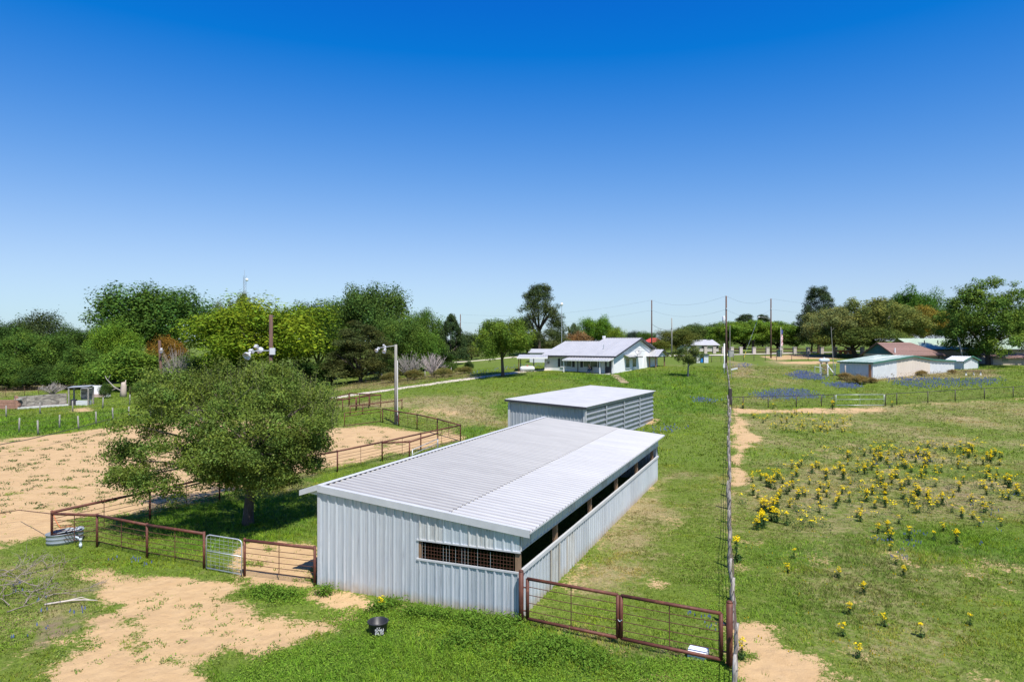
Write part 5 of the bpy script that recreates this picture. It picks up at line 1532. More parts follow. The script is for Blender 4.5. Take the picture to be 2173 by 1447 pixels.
for (a_, b_, nm) in ((0, sA, 1), (sA, sB, 2), (sB, sC, 3)):
    za, zb_ = topz(a_), topz(b_)
    ea = -.25 if a_ == 0 else 0
    v = Vector((b_ - a_, 0, zb_ - za)); l = v.length
    v.normalize()
    ext = .3 if nm != 2 else 0
    st_ = Vector((a_, 0, za + .04)) - (v * .3 if nm == 1 else v * 0)
    for i in range(n):
        place('roof_sheet', sheet(pw, round(l + (.3 if nm in (1, 3) else 0), 3), .4, .035, M_green_roof), wb, mat=frame((st_.x, RB - i * pw + .2, st_.z), (0, -1, 0), v))
    mb = MB(); p0 = Vector((a_, -.3, za + .06)); p1 = Vector((b_, -.3, zb_ + .06))
    trim_strip(mb, p0 + (Vector((-.3, 0, -.3 * v.z)) if nm == 1 else Vector((0, 0, 0))), p1, .22, .03); mb.build('rake_trim', M_green_trim, wb)
MB().box(-.32, -.28, -.3, RB, zA0 - .2, zA0 - .02).build('eave_trim', M_green_trim, wb)
MB().box(-.10, -.055, .2, .55, -.4, zA0 - .3).build('orange_corner_strip', mat('rust_orange', (.48, .20, .09), rough=.7), wb)
place('wall_panel', sheet(sC, round(zC + .4, 3), .5, .04, M_paleblue), wb, mat=frame((sC, RB - .2, -.5), (-1, 0, 0), up))
place('wall_panel', sheet(RB - .2, round(zC + .4, 3), .5, .04, M_paleblue), wb, mat=frame((sC, 0, -.5), (0, 1, 0), up))
# white standpipe on the roof edge
o = gd(1908, 104)
# brown shingle house behind
bc = gd(1897, 116); A5 = R(-30)
bh = thing('brown_roof_house', 'tan house with brown shingle roof and teal gable behind the metal building', 'house', bc, -A5)
FOOT.append(((bc.x, bc.y), A5, 0, 16, 0, 9))
gw_ = along_y(bc, A5, 1832); ez = zt(751, bc.y) - bc.z
az = zt(727, bc.y + gw_ * .43) - bc.z
fl_ = along(bc, A5, 2000)
rd = along(bc, A5, 1965)
MB().box(0, fl_, 0, .2, -.5, ez).box(0, .2, .2, gw_, -.5, ez).build('wall', M_tanwall, bh)
tr = MB(); tr.prism([(-.01, -.0, ez), (-.01, gw_, ez), (-.01, gw_ / 2, az - .15)], (.1, 0, 0)); tr.build('gable', mat('teal_board', (.03, .11, .12), (.02, .08, .09), rough=.6), bh)
def quad_part(name, pts, m, parent, th_=.08):
    a, b, c = Vector(pts[0]), Vector(pts[1]), Vector(pts[2]); nrm = (b - a).cross(c - a).normalized()
    return MB().prism([Vector(p) for p in pts], -nrm * th_).build(name, m, parent)
ov = .5; ezz = ez - ov * (az - ez) / (gw_ / 2)
# shingle courses on the front slope
nc = 9
for k in range(nc):
    t0, t1 = k / nc, (k + 1) / nc
    y0_, y1_ = -ov + (gw_ / 2 + ov) * t0, -ov + (gw_ / 2 + ov) * t1
    z0_, z1_ = ezz + (az - ezz) * t0, ezz + (az - ezz) * t1
    xe0, xe1 = fl_ + .6 + (rd - fl_ - .6) * t0, fl_ + .6 + (rd - fl_ - .6) * t1
    quad_part('shingle_course', [(-.4, y0_, z0_ + .035), (xe0, y0_, z0_ + .035), (xe1, y1_, z1_ + .01), (-.4, y1_, z1_ + .01)], M_shingle, bh)
quad_part('hip_slope', [(fl_ + .6, -ov, ezz), (fl_ + .6, gw_ + ov, ezz), (rd, gw_ / 2, az)], M_shingle, bh)
quad_part('rear_slope', [(rd, gw_ / 2, az), (fl_ + .6, gw_ + ov, ezz), (-.4, gw_ + ov, ezz), (-.4, gw_ / 2, az)], M_shingle, bh)
MB().bar((-.42, -ov, ezz - .05), (-.42, gw_ / 2, az - .05), .05, .2).bar((-.42, gw_ + ov, ezz - .05), (-.42, gw_ / 2, az - .05), .05, .2).build('rake_board', M_pole, bh)
MB().box(-.4, fl_ + .6, -ov - .03, -ov, ezz - .18, ezz + .02).build('fascia_board', M_pole, bh)
for x in (fl_ - .3, fl_ - 1.6):
    MB().box(x - .06, x + .06, -.3, -.2, 0, ezz).build('porch_post', M_pole, bh)
MB().tube([(.8, .3, ez), (.8, .3, ez + 1.0)], .1, 8).build('flue_pipe', M_white, bh)
# long low house with mint roof
lc = gd(1945, 130)
lh = thing('long_low_house', 'long tan house with pale mint green roof behind the feathery tree', 'house', lc)
Lw = (2230 - 1945) / F * 130; ez = zt(741, 130) - lc.z; az = zt(718.5, 135.5) - lc.z
FOOT.append(((lc.x, lc.y), 0, 0, Lw, 0, 11))
MB().box(0, Lw, 0, 11, -1, ez).build('wall', M_tanwall, lh)
v = Vector((0, 5.9, az - ez)); l = v.length
n = 20; pw = (Lw + 1) / n
for i in range(n):
    place('roof_sheet', sheet(pw, round(l, 3), .4, .03, M_mint), lh, mat=frame((-.5 + i * pw, -.5, ez + .03), (1, 0, 0), v))
    place('roof_sheet', sheet(pw, round(l, 3), .4, .03, M_mint), lh, mat=frame((-.5 + (i + 1) * pw, 11.3, ez + .03), (-1, 0, 0), Vector((0, -5.9, az - ez))))
MB().box(-.5, Lw + .5, -.54, -.5, ez - .16, ez + .02).build('fascia_board', M_dark_trim, lh)
for x in (3.0, 5.6): MB().tube([(x, 2.5, ez + .8), (x, 2.5, ez + 1.7)], .09, 7).build('vent_pipe', M_dark_trim, lh)
for x in (13.5, 15.6, 19, 21): MB().box(x - .08, x + .08, -2.2, -2.05, -1, ez - .2).build('porch_post', mat('yellow_post', (.5, .46, .25), rough=.7) if x == 13.5 else MATS['yellow_post'], lh)
for x in (8.5, 11, 17): MB().box(x, x + 1.1, -.03, 0, .9, 2.0).build('window', M_glass, lh)
rwc = gd(2108, 121)
wg_ = MB().box(0, 14, 0, 6, -1, zt(760, 121) - rwc.z).build('side_wing', M_tanwall, None, rwc)
tag(wg_, 'low tan brick wing in the shade under the feathery tree at the right edge', 'building')
MB().prism([(-.4, -.5, zt(760, 121) - rwc.z), (14, -.5, zt(760, 121) - rwc.z), (14, 3, zt(752, 124) - rwc.z), (-.4, 3, zt(752, 124) - rwc.z)], (0, 0, .12)).build('roof', M_shingle, wg_)
MB().box(1.6, 2.6, -.04, 0, .6, 1.7).build('window', M_glass, wg_)
# little garden shed
gc_ = gd(2044, 111); A6 = R(-30)
gs = thing('garden_shed', 'little pale garden shed with green trim beside the long metal building', 'shed', gc_, -A6)
fw = along(gc_, A6, 2076); dw = along_y(gc_, A6, 2008); ez = zt(766, gc_.y) - gc_.z; az = zt(757, gc_.y + fw * .25) - gc_.z
n = 6; pw = fw / n
for i in range(n):
    x = (i + .5) * pw; place('wall_panel', sheet(pw, round(ez + (az - ez) * (1 - abs(x - fw / 2) / (fw / 2)) + .5 - .08, 3), pw, .04, M_paleblue), gs, mat=frame((i * pw, 0, -.5), (1, 0, 0), up))
place('wall_panel', sheet(dw, round(ez + .5, 3), .4, .03, M_paleblue), gs, mat=frame((0, dw, -.5), (0, -1, 0), up))
place('wall_panel', sheet(dw, round(ez + .5, 3), .4, .03, M_paleblue), gs, mat=frame((fw, 0, -.5), (0, 1, 0), up))
place('wall_panel', sheet(fw, round(ez + .5, 3), .4, .03, M_paleblue), gs, mat=frame((fw, dw, -.5), (-1, 0, 0), up))
v = Vector((fw / 2 + .3, 0, (az - ez) * 1.15)); l = v.length
place('roof_sheet', sheet(dw + .6, round(l, 3), .4, .03, M_paleblue), gs, mat=frame((-.3, dw + .3, ez - .02), (0, -1, 0), v))
place('roof_sheet', sheet(dw + .6, round(l, 3), .4, .03, M_green_roof), gs, mat=frame((fw + .3, -.3, ez - .02), (0, 1, 0), Vector((-v.x, 0, v.z))))
MB().bar((-.32, -.32, ez), (fw / 2, -.32, ez + v.z), .04, .18).bar((fw + .32, -.32, ez), (fw / 2, -.32, ez + v.z), .04, .18).build('rake_trim', M_green_trim, gs)
MB().box(-.03, .09, -.05, -.02, -.3, ez).box(fw - .09, fw + .03, -.05, -.02, -.3, ez).build('corner_trim', M_green_trim, gs)
# things around them
t0_ = gp(1749, 772)
pt = thing('propane_tank', 'pale blue propane tank on short legs left of the metal building', 'propane tank', t0_, R(18))
def capsule(mb, l, r, z, n=16):
    prof = [(.02, 0), (r * .5, r * .12), (r * .85, r * .42), (r, r * .9), (r, l - r * .9), (r * .85, l - r * .42), (r * .5, l - r * .12), (.02, l)]
    m2 = MB().lathe(prof, n)
    mb.add([(v[2] - l / 2, v[0], v[1] + z) for v in m2.v], m2.f)
    return mb
capsule(MB(), 2.2, .38, .62).build('vessel', mat('pale_blue_tank', (.45, .52, .62), (.4, .46, .55), rough=.4), pt, smooth_=True)
MB().lathe([(.14, .95), (.15, 1.12), (.05, 1.16)], 10).build('valve_dome', M_white, pt)
for x in (-.6, .6): MB().box(x - .06, x + .06, -.25, .25, -.2, .35).build('leg', M_conc, pt)
t0_ = gp(1119, 789)
pt = thing('propane_tank', 'grey-white propane tank with red dome cap beside the carport', 'propane tank', t0_, R(12))
capsule(MB(), 2.4, .40, .50).build('vessel', mat('grey_white_tank', (.62, .63, .65), (.54, .55, .57), rough=.45), pt, smooth_=True)
MB().lathe([(.16, .86), (.17, 1.02), (.05, 1.06)], 10).build('valve_dome', mat('red_cap', (.5, .14, .08), rough=.5), pt)
for x in (-.65, .65): MB().box(x - .07, x + .07, -.28, .28, -.2, .25).build('leg', M_conc, pt)
mst = gd(1770, 100)
t = thing('leaning_mast', 'thin grey mast leaning left, beside the pale propane tank', 'mast', mst)
MB().tube([(0, 0, -.2), (-.45, 0, zt(693, 100) - mst.z)], [.06, .035], 7).build('shaft', M_pole_grey, t)
MB().tube([(-.28, 0, (zt(693, 100) - mst.z) * .93), (.0, 0, (zt(693, 100) - mst.z) * .97)], .02, 5).build('hook', M_pole_grey, t)
# pale pipe rails and loading chute
p0_, p1_, p2_ = gp(1729, 796), gp(1743, 797), gp(1756, 794)
t = thing('pale_rail', 'bent pale pipe rail on white posts left of the loading chute', 'rail', p0_)
for p in (p0_, p1_, p2_): MB().tube([p - p0_ + Vector((0, 0, -.2)), p - p0_ + Vector((0, 0, 1.3))], .05, 7).build('post', M_galv_pipe, t)
MB().tube([Vector((0, 0, 1.28)), p1_ - p0_ + Vector((0, 0, 1.15)), p1_.lerp(p2_, .6) - p0_ + Vector((0, 0, .75)), p2_ - p0_ + Vector((0, 0, .72))], .05, 7).build('rail', mat('pale_green_pipe', (.55, .62, .52), rough=.5), t)
q0 = gp(1757, 798)
t = thing('loading_chute', 'white pipe loading chute with slatted ramp against the metal building', 'chute', q0, R(25))
for (x, y) in ((0, 0), (1.5, 0), (0, 1.4), (1.5, 1.4)):
    MB().tube([(x, y, -.2), (x, y, 1.75)], .05, 7).build('post', M_white, t)
MB().bar((-.1, 0, 1.6), (1.5, -.0, .15), .06, .14).build('brace', M_white, t)
for k in range(6):
    MB().bar((0, 1.38, .3 + k * .24), (1.5, 1.38, .3 + k * .24), .03, .12).build('slat', M_timber, t)
for k in range(5): MB().bar((.1 + k * .3, .0, 1.5 - k * .28), (.1 + k * .3, 1.4, 1.5 - k * .28), .1, .04).build('ramp_board', M_timber, t)
for k, (px, by, tp) in enumerate([(1793, 803, 775), (1800, 797, 780)]):
    p = gp(px, by)
    tag(MB().tube([(0, 0, -.2), (.06, 0, zt(tp, p.y) - p.z)], [.13, .1], 8).build('gate_post', M_bark_l, None, p, True), ['taller pale weathered post in the weeds by the metal building', 'shorter pale weathered post in the weeds by the metal building'][k], 'post')
bp_ = gd(2047, 119)
tag(MB().tube([(0, 0, -.2), (-1.1, 0, zt(716, 119) - bp_.z)], [.14, .12], 8).build('leaning_pole', M_pole_grey, None, bp_, True), 'grey pole leaning left behind the garden shed', 'pole')
bb = gp(2066, 797)
t = thing('work_bench', 'low dark bench with white trestle legs in front of the garden shed', 'bench', bb, R(5))
MB().box(-1.3, 1.2, -.2, .2, .62, .70).build('top', M_pole, t)
for x in (-1.2, 0, 1.1): MB().bar((x - .12, 0, -.1), (x + .05, 0, .62), .05, .08).bar((x + .16, 0, -.1), (x - .02, 0, .62), .05, .08).build('trestle', M_white, t)
# flagpole with limp flag, bin, hut, white post, cabinet
fp = gp(1657, 759); hf = zt(696, fp.y) - fp.z
t = thing('flagpole', 'white flagpole with a limp red and white flag by the road', 'flagpole', fp)
MB().tube([(0, 0, 0), (0, 0, hf)], .05, 8).lathe([(.02, hf), (.09, hf + .06), (.02, hf + .14)], 8).build('shaft', M_white, t)
mf = MB(); cols_ = []
nzv = 14
for j in range(nzv):
    z0_, z1_ = hf - .4 - j * .24, hf - .4 - (j + 1) * .24
    for k in range(3):
        x0_ = .06 + k * .12; w_ = .10 * math.sin(j * 1.1 + k)
        mf.add([(x0_, w_, z0_), (x0_ + .12, .10 * math.sin(j * 1.1 + k + 1), z0_), (x0_ + .12, .10 * math.sin((j + 1) * 1.1 + k + 1), z1_), (x0_, .10 * math.sin((j + 1) * 1.1 + k), z1_)], [(0, 1, 2, 3)], (0 if (j < 4 and k < 3) else (1 + (j + k) % 2)))
mf.build('flag', [mat('flag_blue', (.05, .07, .22)), mat('flag_red', (.5, .05, .06)), M_white], t)
bn_ = gp(1653.5, 757)
t = thing('wheelie_bin', 'dark green wheeled rubbish bin beside the flagpole', 'bin', bn_)
M_bin = mat('bin_green', (.02, .06, .055), rough=.5)
MB().prism([(-.42, -.42, 0), (.42, -.42, 0), (.42, .42, 0), (-.42, .42, 0)], (0, 0, 1.35)).build('body', M_bin, t)
MB().box(-.48, .48, -.5, .5, 1.36, 1.46).build('lid', M_bin, t)
for x in (-.3, .3): MB().tube([(x - .05, .5, .16), (x + .05, .5, .16)], .16, 12).build('wheel', M_dark_trim, t)
hb = gp(1490.5, 770)
t = thing('pump_hut', 'small grey hut with a blue barrel in its doorway, right of the slim lawn tree', 'hut', hb, R(-4))
w_ = 25 / F * hb.y / 2; hh_ = zt(752, hb.y) - hb.z
MB().box(-w_, -w_ * .38, -.02, 0, -.2, hh_ - .15).box(w_ * .25, w_, -.02, 0, -.2, hh_ - .15).build('front_boards', M_paleblue, t)
MB().box(-w_, -w_ + .08, .001, 1.6, -.2, hh_ - .15).box(w_ - .08, w_, .001, 1.6, -.2, hh_ - .15).box(-w_ + .08, w_ - .08, 1.52, 1.6, -.2, hh_ - .15).build('side_walls', M_paleblue, t)
MB().box(-w_ - .15, w_ + .15, -.2, 1.75, hh_ - .15, hh_ + .05).build('roof', mat('dark_green_felt', (.05, .07, .06), rough=.8), t)
bl_ = MB().lathe([(.30, 0), (.33, .05), (.34, .3), (.33, .55), (.34, .8), (.30, .95), (.05, .97)], 18).build('barrel', mat('blue_plastic', (.02, .22, .62), rough=.35), None, hb + Vector((-.08, .45, 0)), True)
tag(bl_, 'bright blue plastic barrel standing in the doorway of the small hut', 'barrel')
pw_ = gp(1537, 793)
t = thing('meter_post', 'white pipe post with meter boxes left of the fence-line utility pole', 'post', pw_)
MB().tube([(0, 0, -.2), (0, 0, zt(729, pw_.y) - pw_.z)], .085, 10).build('pipe', M_white, t, smooth_=True)
MB().box(-.22, .05, -.2, -.08, .9, 1.5).build('meter_box', M_lampw, t)
ct = gp(1551, 757)
tag(MB().box(-.5, .5, -.4, .4, -.1, 1.3).box(-.55, .55, -.45, .45, 1.3, 1.38).build('cabinet', mat('grey_cabinet', (.33, .33, .32), rough=.7), None, ct), 'grey utility cabinet by the road just right of the tallest pole', 'cabinet')
sp_ = gd(1549, 105)
tag(MB().tube([(0, 0, -.2), (0, 0, zt(690, 105) - sp_.z)], .05, 6).build('thin_pole', M_pole_grey, None, sp_), 'thin pale pole just right of the tallest utility pole', 'pole')
sg = gd(1552.5, 98)
t = thing('sign_board', 'small pale sign board on the fence line below the tallest pole', 'sign', sg)
MB().tube([(0, 0, -.2), (0, 0, 1.3)], .04, 6).build('post', M_wood_post, t)
MB().bar((-.1, -.06, 1.25), (.85, -.06, 1.45), .03, .22).build('board', M_lampw, t)
# brick-pillared wall beside the road with dark rails
for k, px in enumerate([1500, 1533, 1559, 1571]):
    pass
M_pill = mat('pale_brick', (.52, .46, .42), (.44, .39, .35), rough=.85, scale=5)
def pillar_wall(label, x0, x1, y, n):
    b = gd(x0, y); t = thing('pillared_wall', label, 'wall', b)
    for k in range(n):
        p = gd(x0 + (x1 - x0) * k / (n - 1), y) - b
        MB().box(p.x - .35, p.x + .35, -.35, .35, p.z - .3, p.z + 1.5).box(p.x - .42, p.x + .42, -.42, .42, p.z + 1.5, p.z + 1.62).build('pillar', M_pill, t)
    for z in (.5, .85, 1.2):
        a_ = Vector((0, 0, z)); e_ = gd(x1, y) - b + Vector((0, 0, z))
        MB().bar(a_, e_, .08, .14).build('rail', M_pole, t)
pillar_wall('pale brick pillars with dark rails across the road, left of the live oaks', 1478, 1572, 162, 6)
pillar_wall('pale brick pillars with dark rails across the road, under the live oaks and beyond', 1600, 1830, 160, 9)
pipe_fence('pipe_fence', 'dark fence on the near side of the road behind the blue-barrel hut', [gd(px, 128) for px in (1462, 1488, 1510, 1530)], h=1.3, rods=2, stays=0, m=M_black_pipe, mr=M_wire)
pipe_fence('pipe_fence', 'dark fence along the road between the utility poles', [gd(px, 132) for px in (1556, 1578, 1600, 1624, 1648, 1680, 1715)], h=1.3, rods=3, stays=0, m=M_black_pipe, mr=M_wire)
# far buildings
fb = gd(1450, 185)
t = thing('long_white_building', 'long white building with pale blue-grey roof beyond the road', 'building', fb)
w_ = (1525 - 1450) / F * 185; e_ = zt(733, 185) - fb.z
MB().box(0, w_, 0, 8, -2, e_).build('wall', M_white, t)
MB().prism([(-.3, -.5, e_), (w_ + .3, -.5, e_), (w_ - .5, 4, e_ + 1.5), (1.5, 4, e_ + 1.5)], (0, 0, .1)).build('roof', M_roof_w, t)
for x in (2, 5, 8): MB().box(x, x + 1.4, -.05, 0, .8, 1.8).build('window', M_glass, t)
fb = gd(1492, 215)
t = thing('white_gable_building', 'distant white gabled building above the long white roof', 'building', fb)
w_ = (1516 - 1492) / F * 215; e_ = zt(729, 215) - fb.z
MB().box(0, w_, 0, 10, -2, e_).build('wall', M_white, t)
MB().prism([(-.3, -.3, e_), (w_ + .3, -.3, e_), (w_ * .75, -.3, e_ + 1.4)], (0, 10.6, 0)).build('roof', M_roof_w, t)
fb = gd(1366, 170)
t = thing('red_roof_building', 'low building with bright red roof behind the tall utility pole', 'building', fb)
w_ = (1404 - 1366) / F * 170; e_ = zt(726, 170) - fb.z
MB().box(0, w_, 0, 6, -2, e_).build('wall', M_tanwall, t)
MB().prism([(-.4, -.6, e_ - .1), (w_ + .4, -.6, e_ - .1), (w_ * .9, 3, e_ + .9), (w_ * .5, 3, e_ + .9)], (0, 0, .15)).build('roof', mat('red_roof', (.48, .06, .035), rough=.55), t)
fb = gd(1792, 158)
t = thing('orange_implement', 'orange farm implement parked under the oaks', 'implement', fb)
M_or = mat('orange_paint', (.55, .22, .06), rough=.5)
MB().box(-1.7, 1.7, -.5, .5, .5, .9).build('frame', M_or, t)
for x in (-1.2, 0, 1.2): MB().tube([(x, -.6, .45), (x, -.5, .45)], .45, 14).build('disc', M_or, t)
MB().bar((-.2, 0, .9), (.4, 0, 1.6), .15, .15).build('mast', M_or, t)

# ================================================================== carport and shed left of the house
cp = gp(1101, 789)
t = thing('carport', 'flat-roofed carport on thin rusty posts left of the white house', 'carport', cp, R(-4))
x1_ = 4.4; y1_ = 5.0; zr = zt(760.5, cp.y) - cp.z
for (x, y, m) in ((0, 0, M_rust), (2.3, .6, M_dark_trim), (0, y1_, M_dark_trim)):
    MB().tube([(x, y, -.3), (x, y, zr)], .07, 8).build('post', m, t)
n = 5; pw = (x1_ + .4) / n
for i in range(n):
    place('roof_sheet', sheet(pw, y1_ + .6, .3, .03, M_roof_w), t, mat=frame((-.3 + i * pw, -.3, zr + .16), (1, 0, 0), (0, 1, .06)))
MB().box(-.3, x1_ + .1, -.34, -.28, zr - .03, zr + .17).build('fascia_board', M_white, t)
cb2 = gd(1124, 128)
t = thing('white_shed', 'long white metal shed with grey roof behind the carport', 'shed', cb2, R(-10))
w_ = 4.6; e_ = zt(750, 128) - cb2.z
MB().box(0, w_, 0, 3, -1, e_).build('wall', M_paleblue, t)
MB().prism([(-.3, -.4, e_ + .1), (w_ + .2, -.4, e_ + .1), (w_ + .2, 3.4, e_ + .75), (-.3, 3.4, e_ + .75)], (0, 0, .08)).build('roof', M_roof_w, t)
MB().box(0, w_, -.03, 0, e_ - .55, e_ - .35).build('stripe', M_dark_trim, t)

# ================================================================== left background yard
M_stain = mat('stained_concrete', (.40, .35, .30), (.11, .10, .09), rough=.9, scale=1.3, stretch=(1, 1, 3), lo=.35, hi=.62, detail=9, bump=.3, c3=(.52, .47, .42), c3_lo=.55, c3_hi=.68)
a_ = gp(38, 868); b_ = gp(142, 861)
t = thing('concrete_wall', 'stained grey concrete wall with white footing in the left yard', 'wall', a_, math.atan2(b_.y - a_.y, b_.x - a_.x))
lw = (b_ - a_).length; hw = 1.55
nb_ = 6
for k in range(nb_):
    MB().box(lw * k / nb_ + .01, lw * (k + 1) / nb_ - .01, 0, .3, .25, hw + .12 * k / nb_).build('block', M_stain, t)
MB().box(-.1, lw + .1, -.25, .25, -.2, .24).build('footing', mat('whitewashed_footing', (.66, .65, .64), (.5, .49, .48), rough=.8), t)
MB().box(-.3, .0, -.1, .4, .1, hw + .1).build('end_buttress', mat('brick_red', (.36, .20, .14), (.28, .15, .11), rough=.9), t)
a2_ = gp(-30, 868)
t = thing('red_slab_wall', 'low reddish masonry wall at the left edge beside the stained concrete wall', 'wall', a2_)
lw = (38 + 30) / F * a2_.y
for k in range(8):
    for j in range(3):
        MB().box(lw * k / 8 + .01 + .2 * (j % 2), lw * (k + 1) / 8 - .01 + .2 * (j % 2), 0, .3, .01 + j * .38, .37 + j * .38).build('brick', MATS['brick_red'], t)
MB().box(lw * .9, lw + .3, -.05, .35, 1.16, 1.3).build('coping', M_conc, t)
s0 = gp(146, 861)
t = thing('open_shelter', 'small open shelter with tin roof at the end of the stained concrete wall', 'shelter', s0, R(10))
hh_ = zt(821, s0.y) - s0.z; ws = 38 / F * s0.y
for (x, y) in ((0, 0), (ws, 0), (0, 1.5), (ws, 1.5)):
    MB().box(x - .08, x + .08, y - .08, y + .08, -.2, hh_ - .1).build('post', M_wood_post, t)
MB().prism([(-.15, -.15, hh_ - .12), (ws + .15, -.15, hh_ + .0), (ws + .15, 1.6, hh_ + .08), (-.15, 1.6, hh_ - .04)], (0, 0, .07)).build('roof', mat('grey_tin', (.33, .34, .36), (.26, .27, .28), rough=.5), t)
MB().box(.9, ws - .1, 1.35, 1.45, .7, hh_ - .3).build('back_board', M_stain, t)
MB().box(.8, ws - .1, .1, 1.2, -.1, .62).build('white_base', M_paleblue, t)
MB().box(.05, .6, .3, 1.0, .0, .8).build('dark_machine', M_dark_trim, t)
s1_ = gp(205, 842)
t = thing('white_blocks', 'stack of pale blocks and white panels behind the open shelter', 'blocks', s1_)
for (x, w_, h_) in ((-.6, 1.2, 1.7), (.75, 1.1, 1.6), (-2.4, 1.6, 1.3)):
    MB().box(x, x + w_, 0, .5, -.1, h_).build('panel', M_white, t)
MB().box(-1.6, 1.2, -.8, -.1, -.1, .45).build('rubble_base', mat('pink_rubble', (.5, .38, .34), (.4, .3, .27), rough=.9), t)
st_ = gp(262, 842)
t = thing('dead_stump', 'pale broken tree stump with a fallen bare branch leaning on it', 'stump', st_)
hs_ = zt(811, st_.y) - st_.z
MB().tube([(0, 0, -.2), (0, 0, hs_ * .4), (.05, 0, hs_ * .8), (-.05, 0, hs_)], [.55, .42, .40, .25], 9).tube([(.2, 0, hs_ * .7), (.35, 0, hs_ * 1.15)], [.16, .05], 6).build('bole', mat('pale_stump', (.50, .42, .35), (.38, .31, .26), rough=.9, scale=5, stretch=(4, 4, .5), bump=.5), t, smooth_=True)
MB().tube([(-.2, -.2, .9), (-1.3, -.2, 1.5), (-2.5, -.1, 2.7), (-2.8, 0, 3.2)], [.12, .1, .06, .03], 6).tube([(-2.3, -.1, 2.5), (-2.0, 0, 3.3)], [.04, .02], 5).tube([(-1.0, -.2, 1.3), (-2.2, -.4, .7), (-2.9, -.3, .3)], [.06, .04, .02], 5).build('fallen_branch', M_bark_l, t, smooth_=True)
f0 = gp(276, 838)
t = thing('board_fence', 'weathered board fence with diagonal braces right of the dead stump', 'fence', f0)
for k in range(4):
    MB().box(k * 2.2 - .07, k * 2.2 + .07, -.07, .07, -.2, 1.3).build('post', M_pole, t)
for z in (.5, 1.15): MB().bar((0, 0, z), (6.6, 0, z), .05, .13).build('board', M_pole, t)
for k in range(3): MB().bar((k * 2.2, -.06, .3), (k * 2.2 + 2.2, -.06, 1.15), .04, .1).build('brace', M_pole, t)
w0 = gp(322, 832)
t = thing('white_feeder', 'small white feeder box right of the board fence under the light pole', 'feeder', w0)
MB().box(-.4, .5, -.3, .3, .6, 1.0).build('body', M_white, t); MB().box(.5, 1.6, -.3, .3, .85, 1.0).build('shelf', M_white, t)
for x in (-.3, 1.3): MB().box(x - .05, x + .05, -.05, .05, -.1, .6).build('leg', M_white, t)

# ================================================================== person on the porch
hm_ = Matrix.Translation(hs0) @ Matrix.Rotation(-A3, 4, 'Z') @ Matrix.Scale(hsc, 4)
pc = hm_ @ Vector((-3.55, -.95, .03))
ch_ = thing('porch_chair', 'dark metal chair on the porch of the white house', 'chair', pc, -A3)
MB().box(-.27, .27, -.25, .25, .42, .46).build('seat', M_dark_trim, ch_)
MB().box(-.27, .27, .22, .26, .5, .95).build('backrest', M_dark_trim, ch_)
for (x, y) in ((-.24, -.22), (.24, -.22), (-.24, .22), (.24, .22)): MB().box(x - .02, x + .02, y - .02, y + .02, 0, .419).build('leg', M_dark_trim, ch_)
def skin_body(name, verts, edges, mats_, parent=None, loc=None):
    me = bpy.data.meshes.new(name); me.from_pydata([v[0] for v in verts], edges, [])
    o = bpy.data.objects.new(name, me); col.objects.link(o)
    if parent: o.parent = parent
    if loc is not None: o.location = loc
    md = o.modifiers.new('skin', 'SKIN'); o.modifiers.new('sub', 'SUBSURF').levels = 1; o.modifiers['sub'].render_levels = 2
    for i, v in enumerate(verts):
        me.skin_vertices[0].data[i].radius = (v[1], v[1])
        me.skin_vertices[0].data[i].use_root = (i == 0)
    me.materials.append(mats_)
    return o
M_skin = mat('skin', (.55, .36, .27), (.5, .32, .24), rough=.6); M_jean = mat('blue_denim', (.05, .10, .24), (.04, .08, .18), rough=.85); M_shirt = mat('navy_shirt', (.02, .03, .07), (.03, .035, .08), rough=.8)
ps = thing('person', 'person in dark shirt and blue jeans sitting on the porch, leaning forward', 'person', pc, -A3)
# one continuous body: pelvis, spine, neck; legs; arms
bv = [((0, .05, .56), .15), ((0, -.02, .78), .15), ((0, -.12, 1.0), .16), ((0, -.2, 1.10), .07), ((0, -.24, 1.17), .065),
      ((-.1, -.02, .55), .10), ((-.14, -.42, .55), .085), ((-.13, -.40, .28), .06), ((-.13, -.38, .07), .05), ((-.13, -.52, .05), .04),
      ((.1, -.02, .55), .10), ((.16, -.44, .55), .085), ((.15, -.46, .28), .06), ((.15, -.46, .07), .05), ((.15, -.60, .05), .04),
      ((-.2, -.14, 1.0), .065), ((-.27, -.24, .78), .05), ((-.16, -.45, .64), .038), ((-.12, -.52, .62), .03),
      ((.2, -.14, 1.0), .065), ((.28, -.24, .78), .05), ((.18, -.47, .64), .038), ((.13, -.54, .62), .03)]
be = [(0, 1), (1, 2), (2, 3), (3, 4), (0, 5), (5, 6), (6, 7), (7, 8), (8, 9), (0, 10), (10, 11), (11, 12), (12, 13), (13, 14), (2, 15), (15, 16), (16, 17), (17, 18), (2, 19), (19, 20), (20, 21), (21, 22)]
bo = skin_body('body', bv, be, M_skin, ps)
hd = MB().lathe([(.02, -.13), (.06, -.115), (.08, -.05), (.095, .02), (.09, .08), (.05, .12), (.01, .13)], 16, sy=1.15)
hd.box(-.012, .012, -.135, -.10, -.03, .01)
hd.build('head', M_skin, ps, (0, -.30, 1.27), True)
MB().lathe([(.1, .03), (.098, .09), (.06, .135), (.01, .145)], 14, sy=1.15).build('hair', mat('grey_hair', (.55, .53, .5), rough=.8), ps, (0, -.285, 1.27), True)
sv = [((0, .04, .62), .175), ((0, -.02, .80), .175), ((0, -.12, 1.01), .18), ((-.2, -.14, 1.01), .08), ((-.26, -.22, .82), .065), ((.2, -.14, 1.01), .08), ((.27, -.22, .82), .065)]
skin_body('shirt', sv, [(0, 1), (1, 2), (2, 3), (3, 4), (2, 5), (5, 6)], M_shirt, ps)
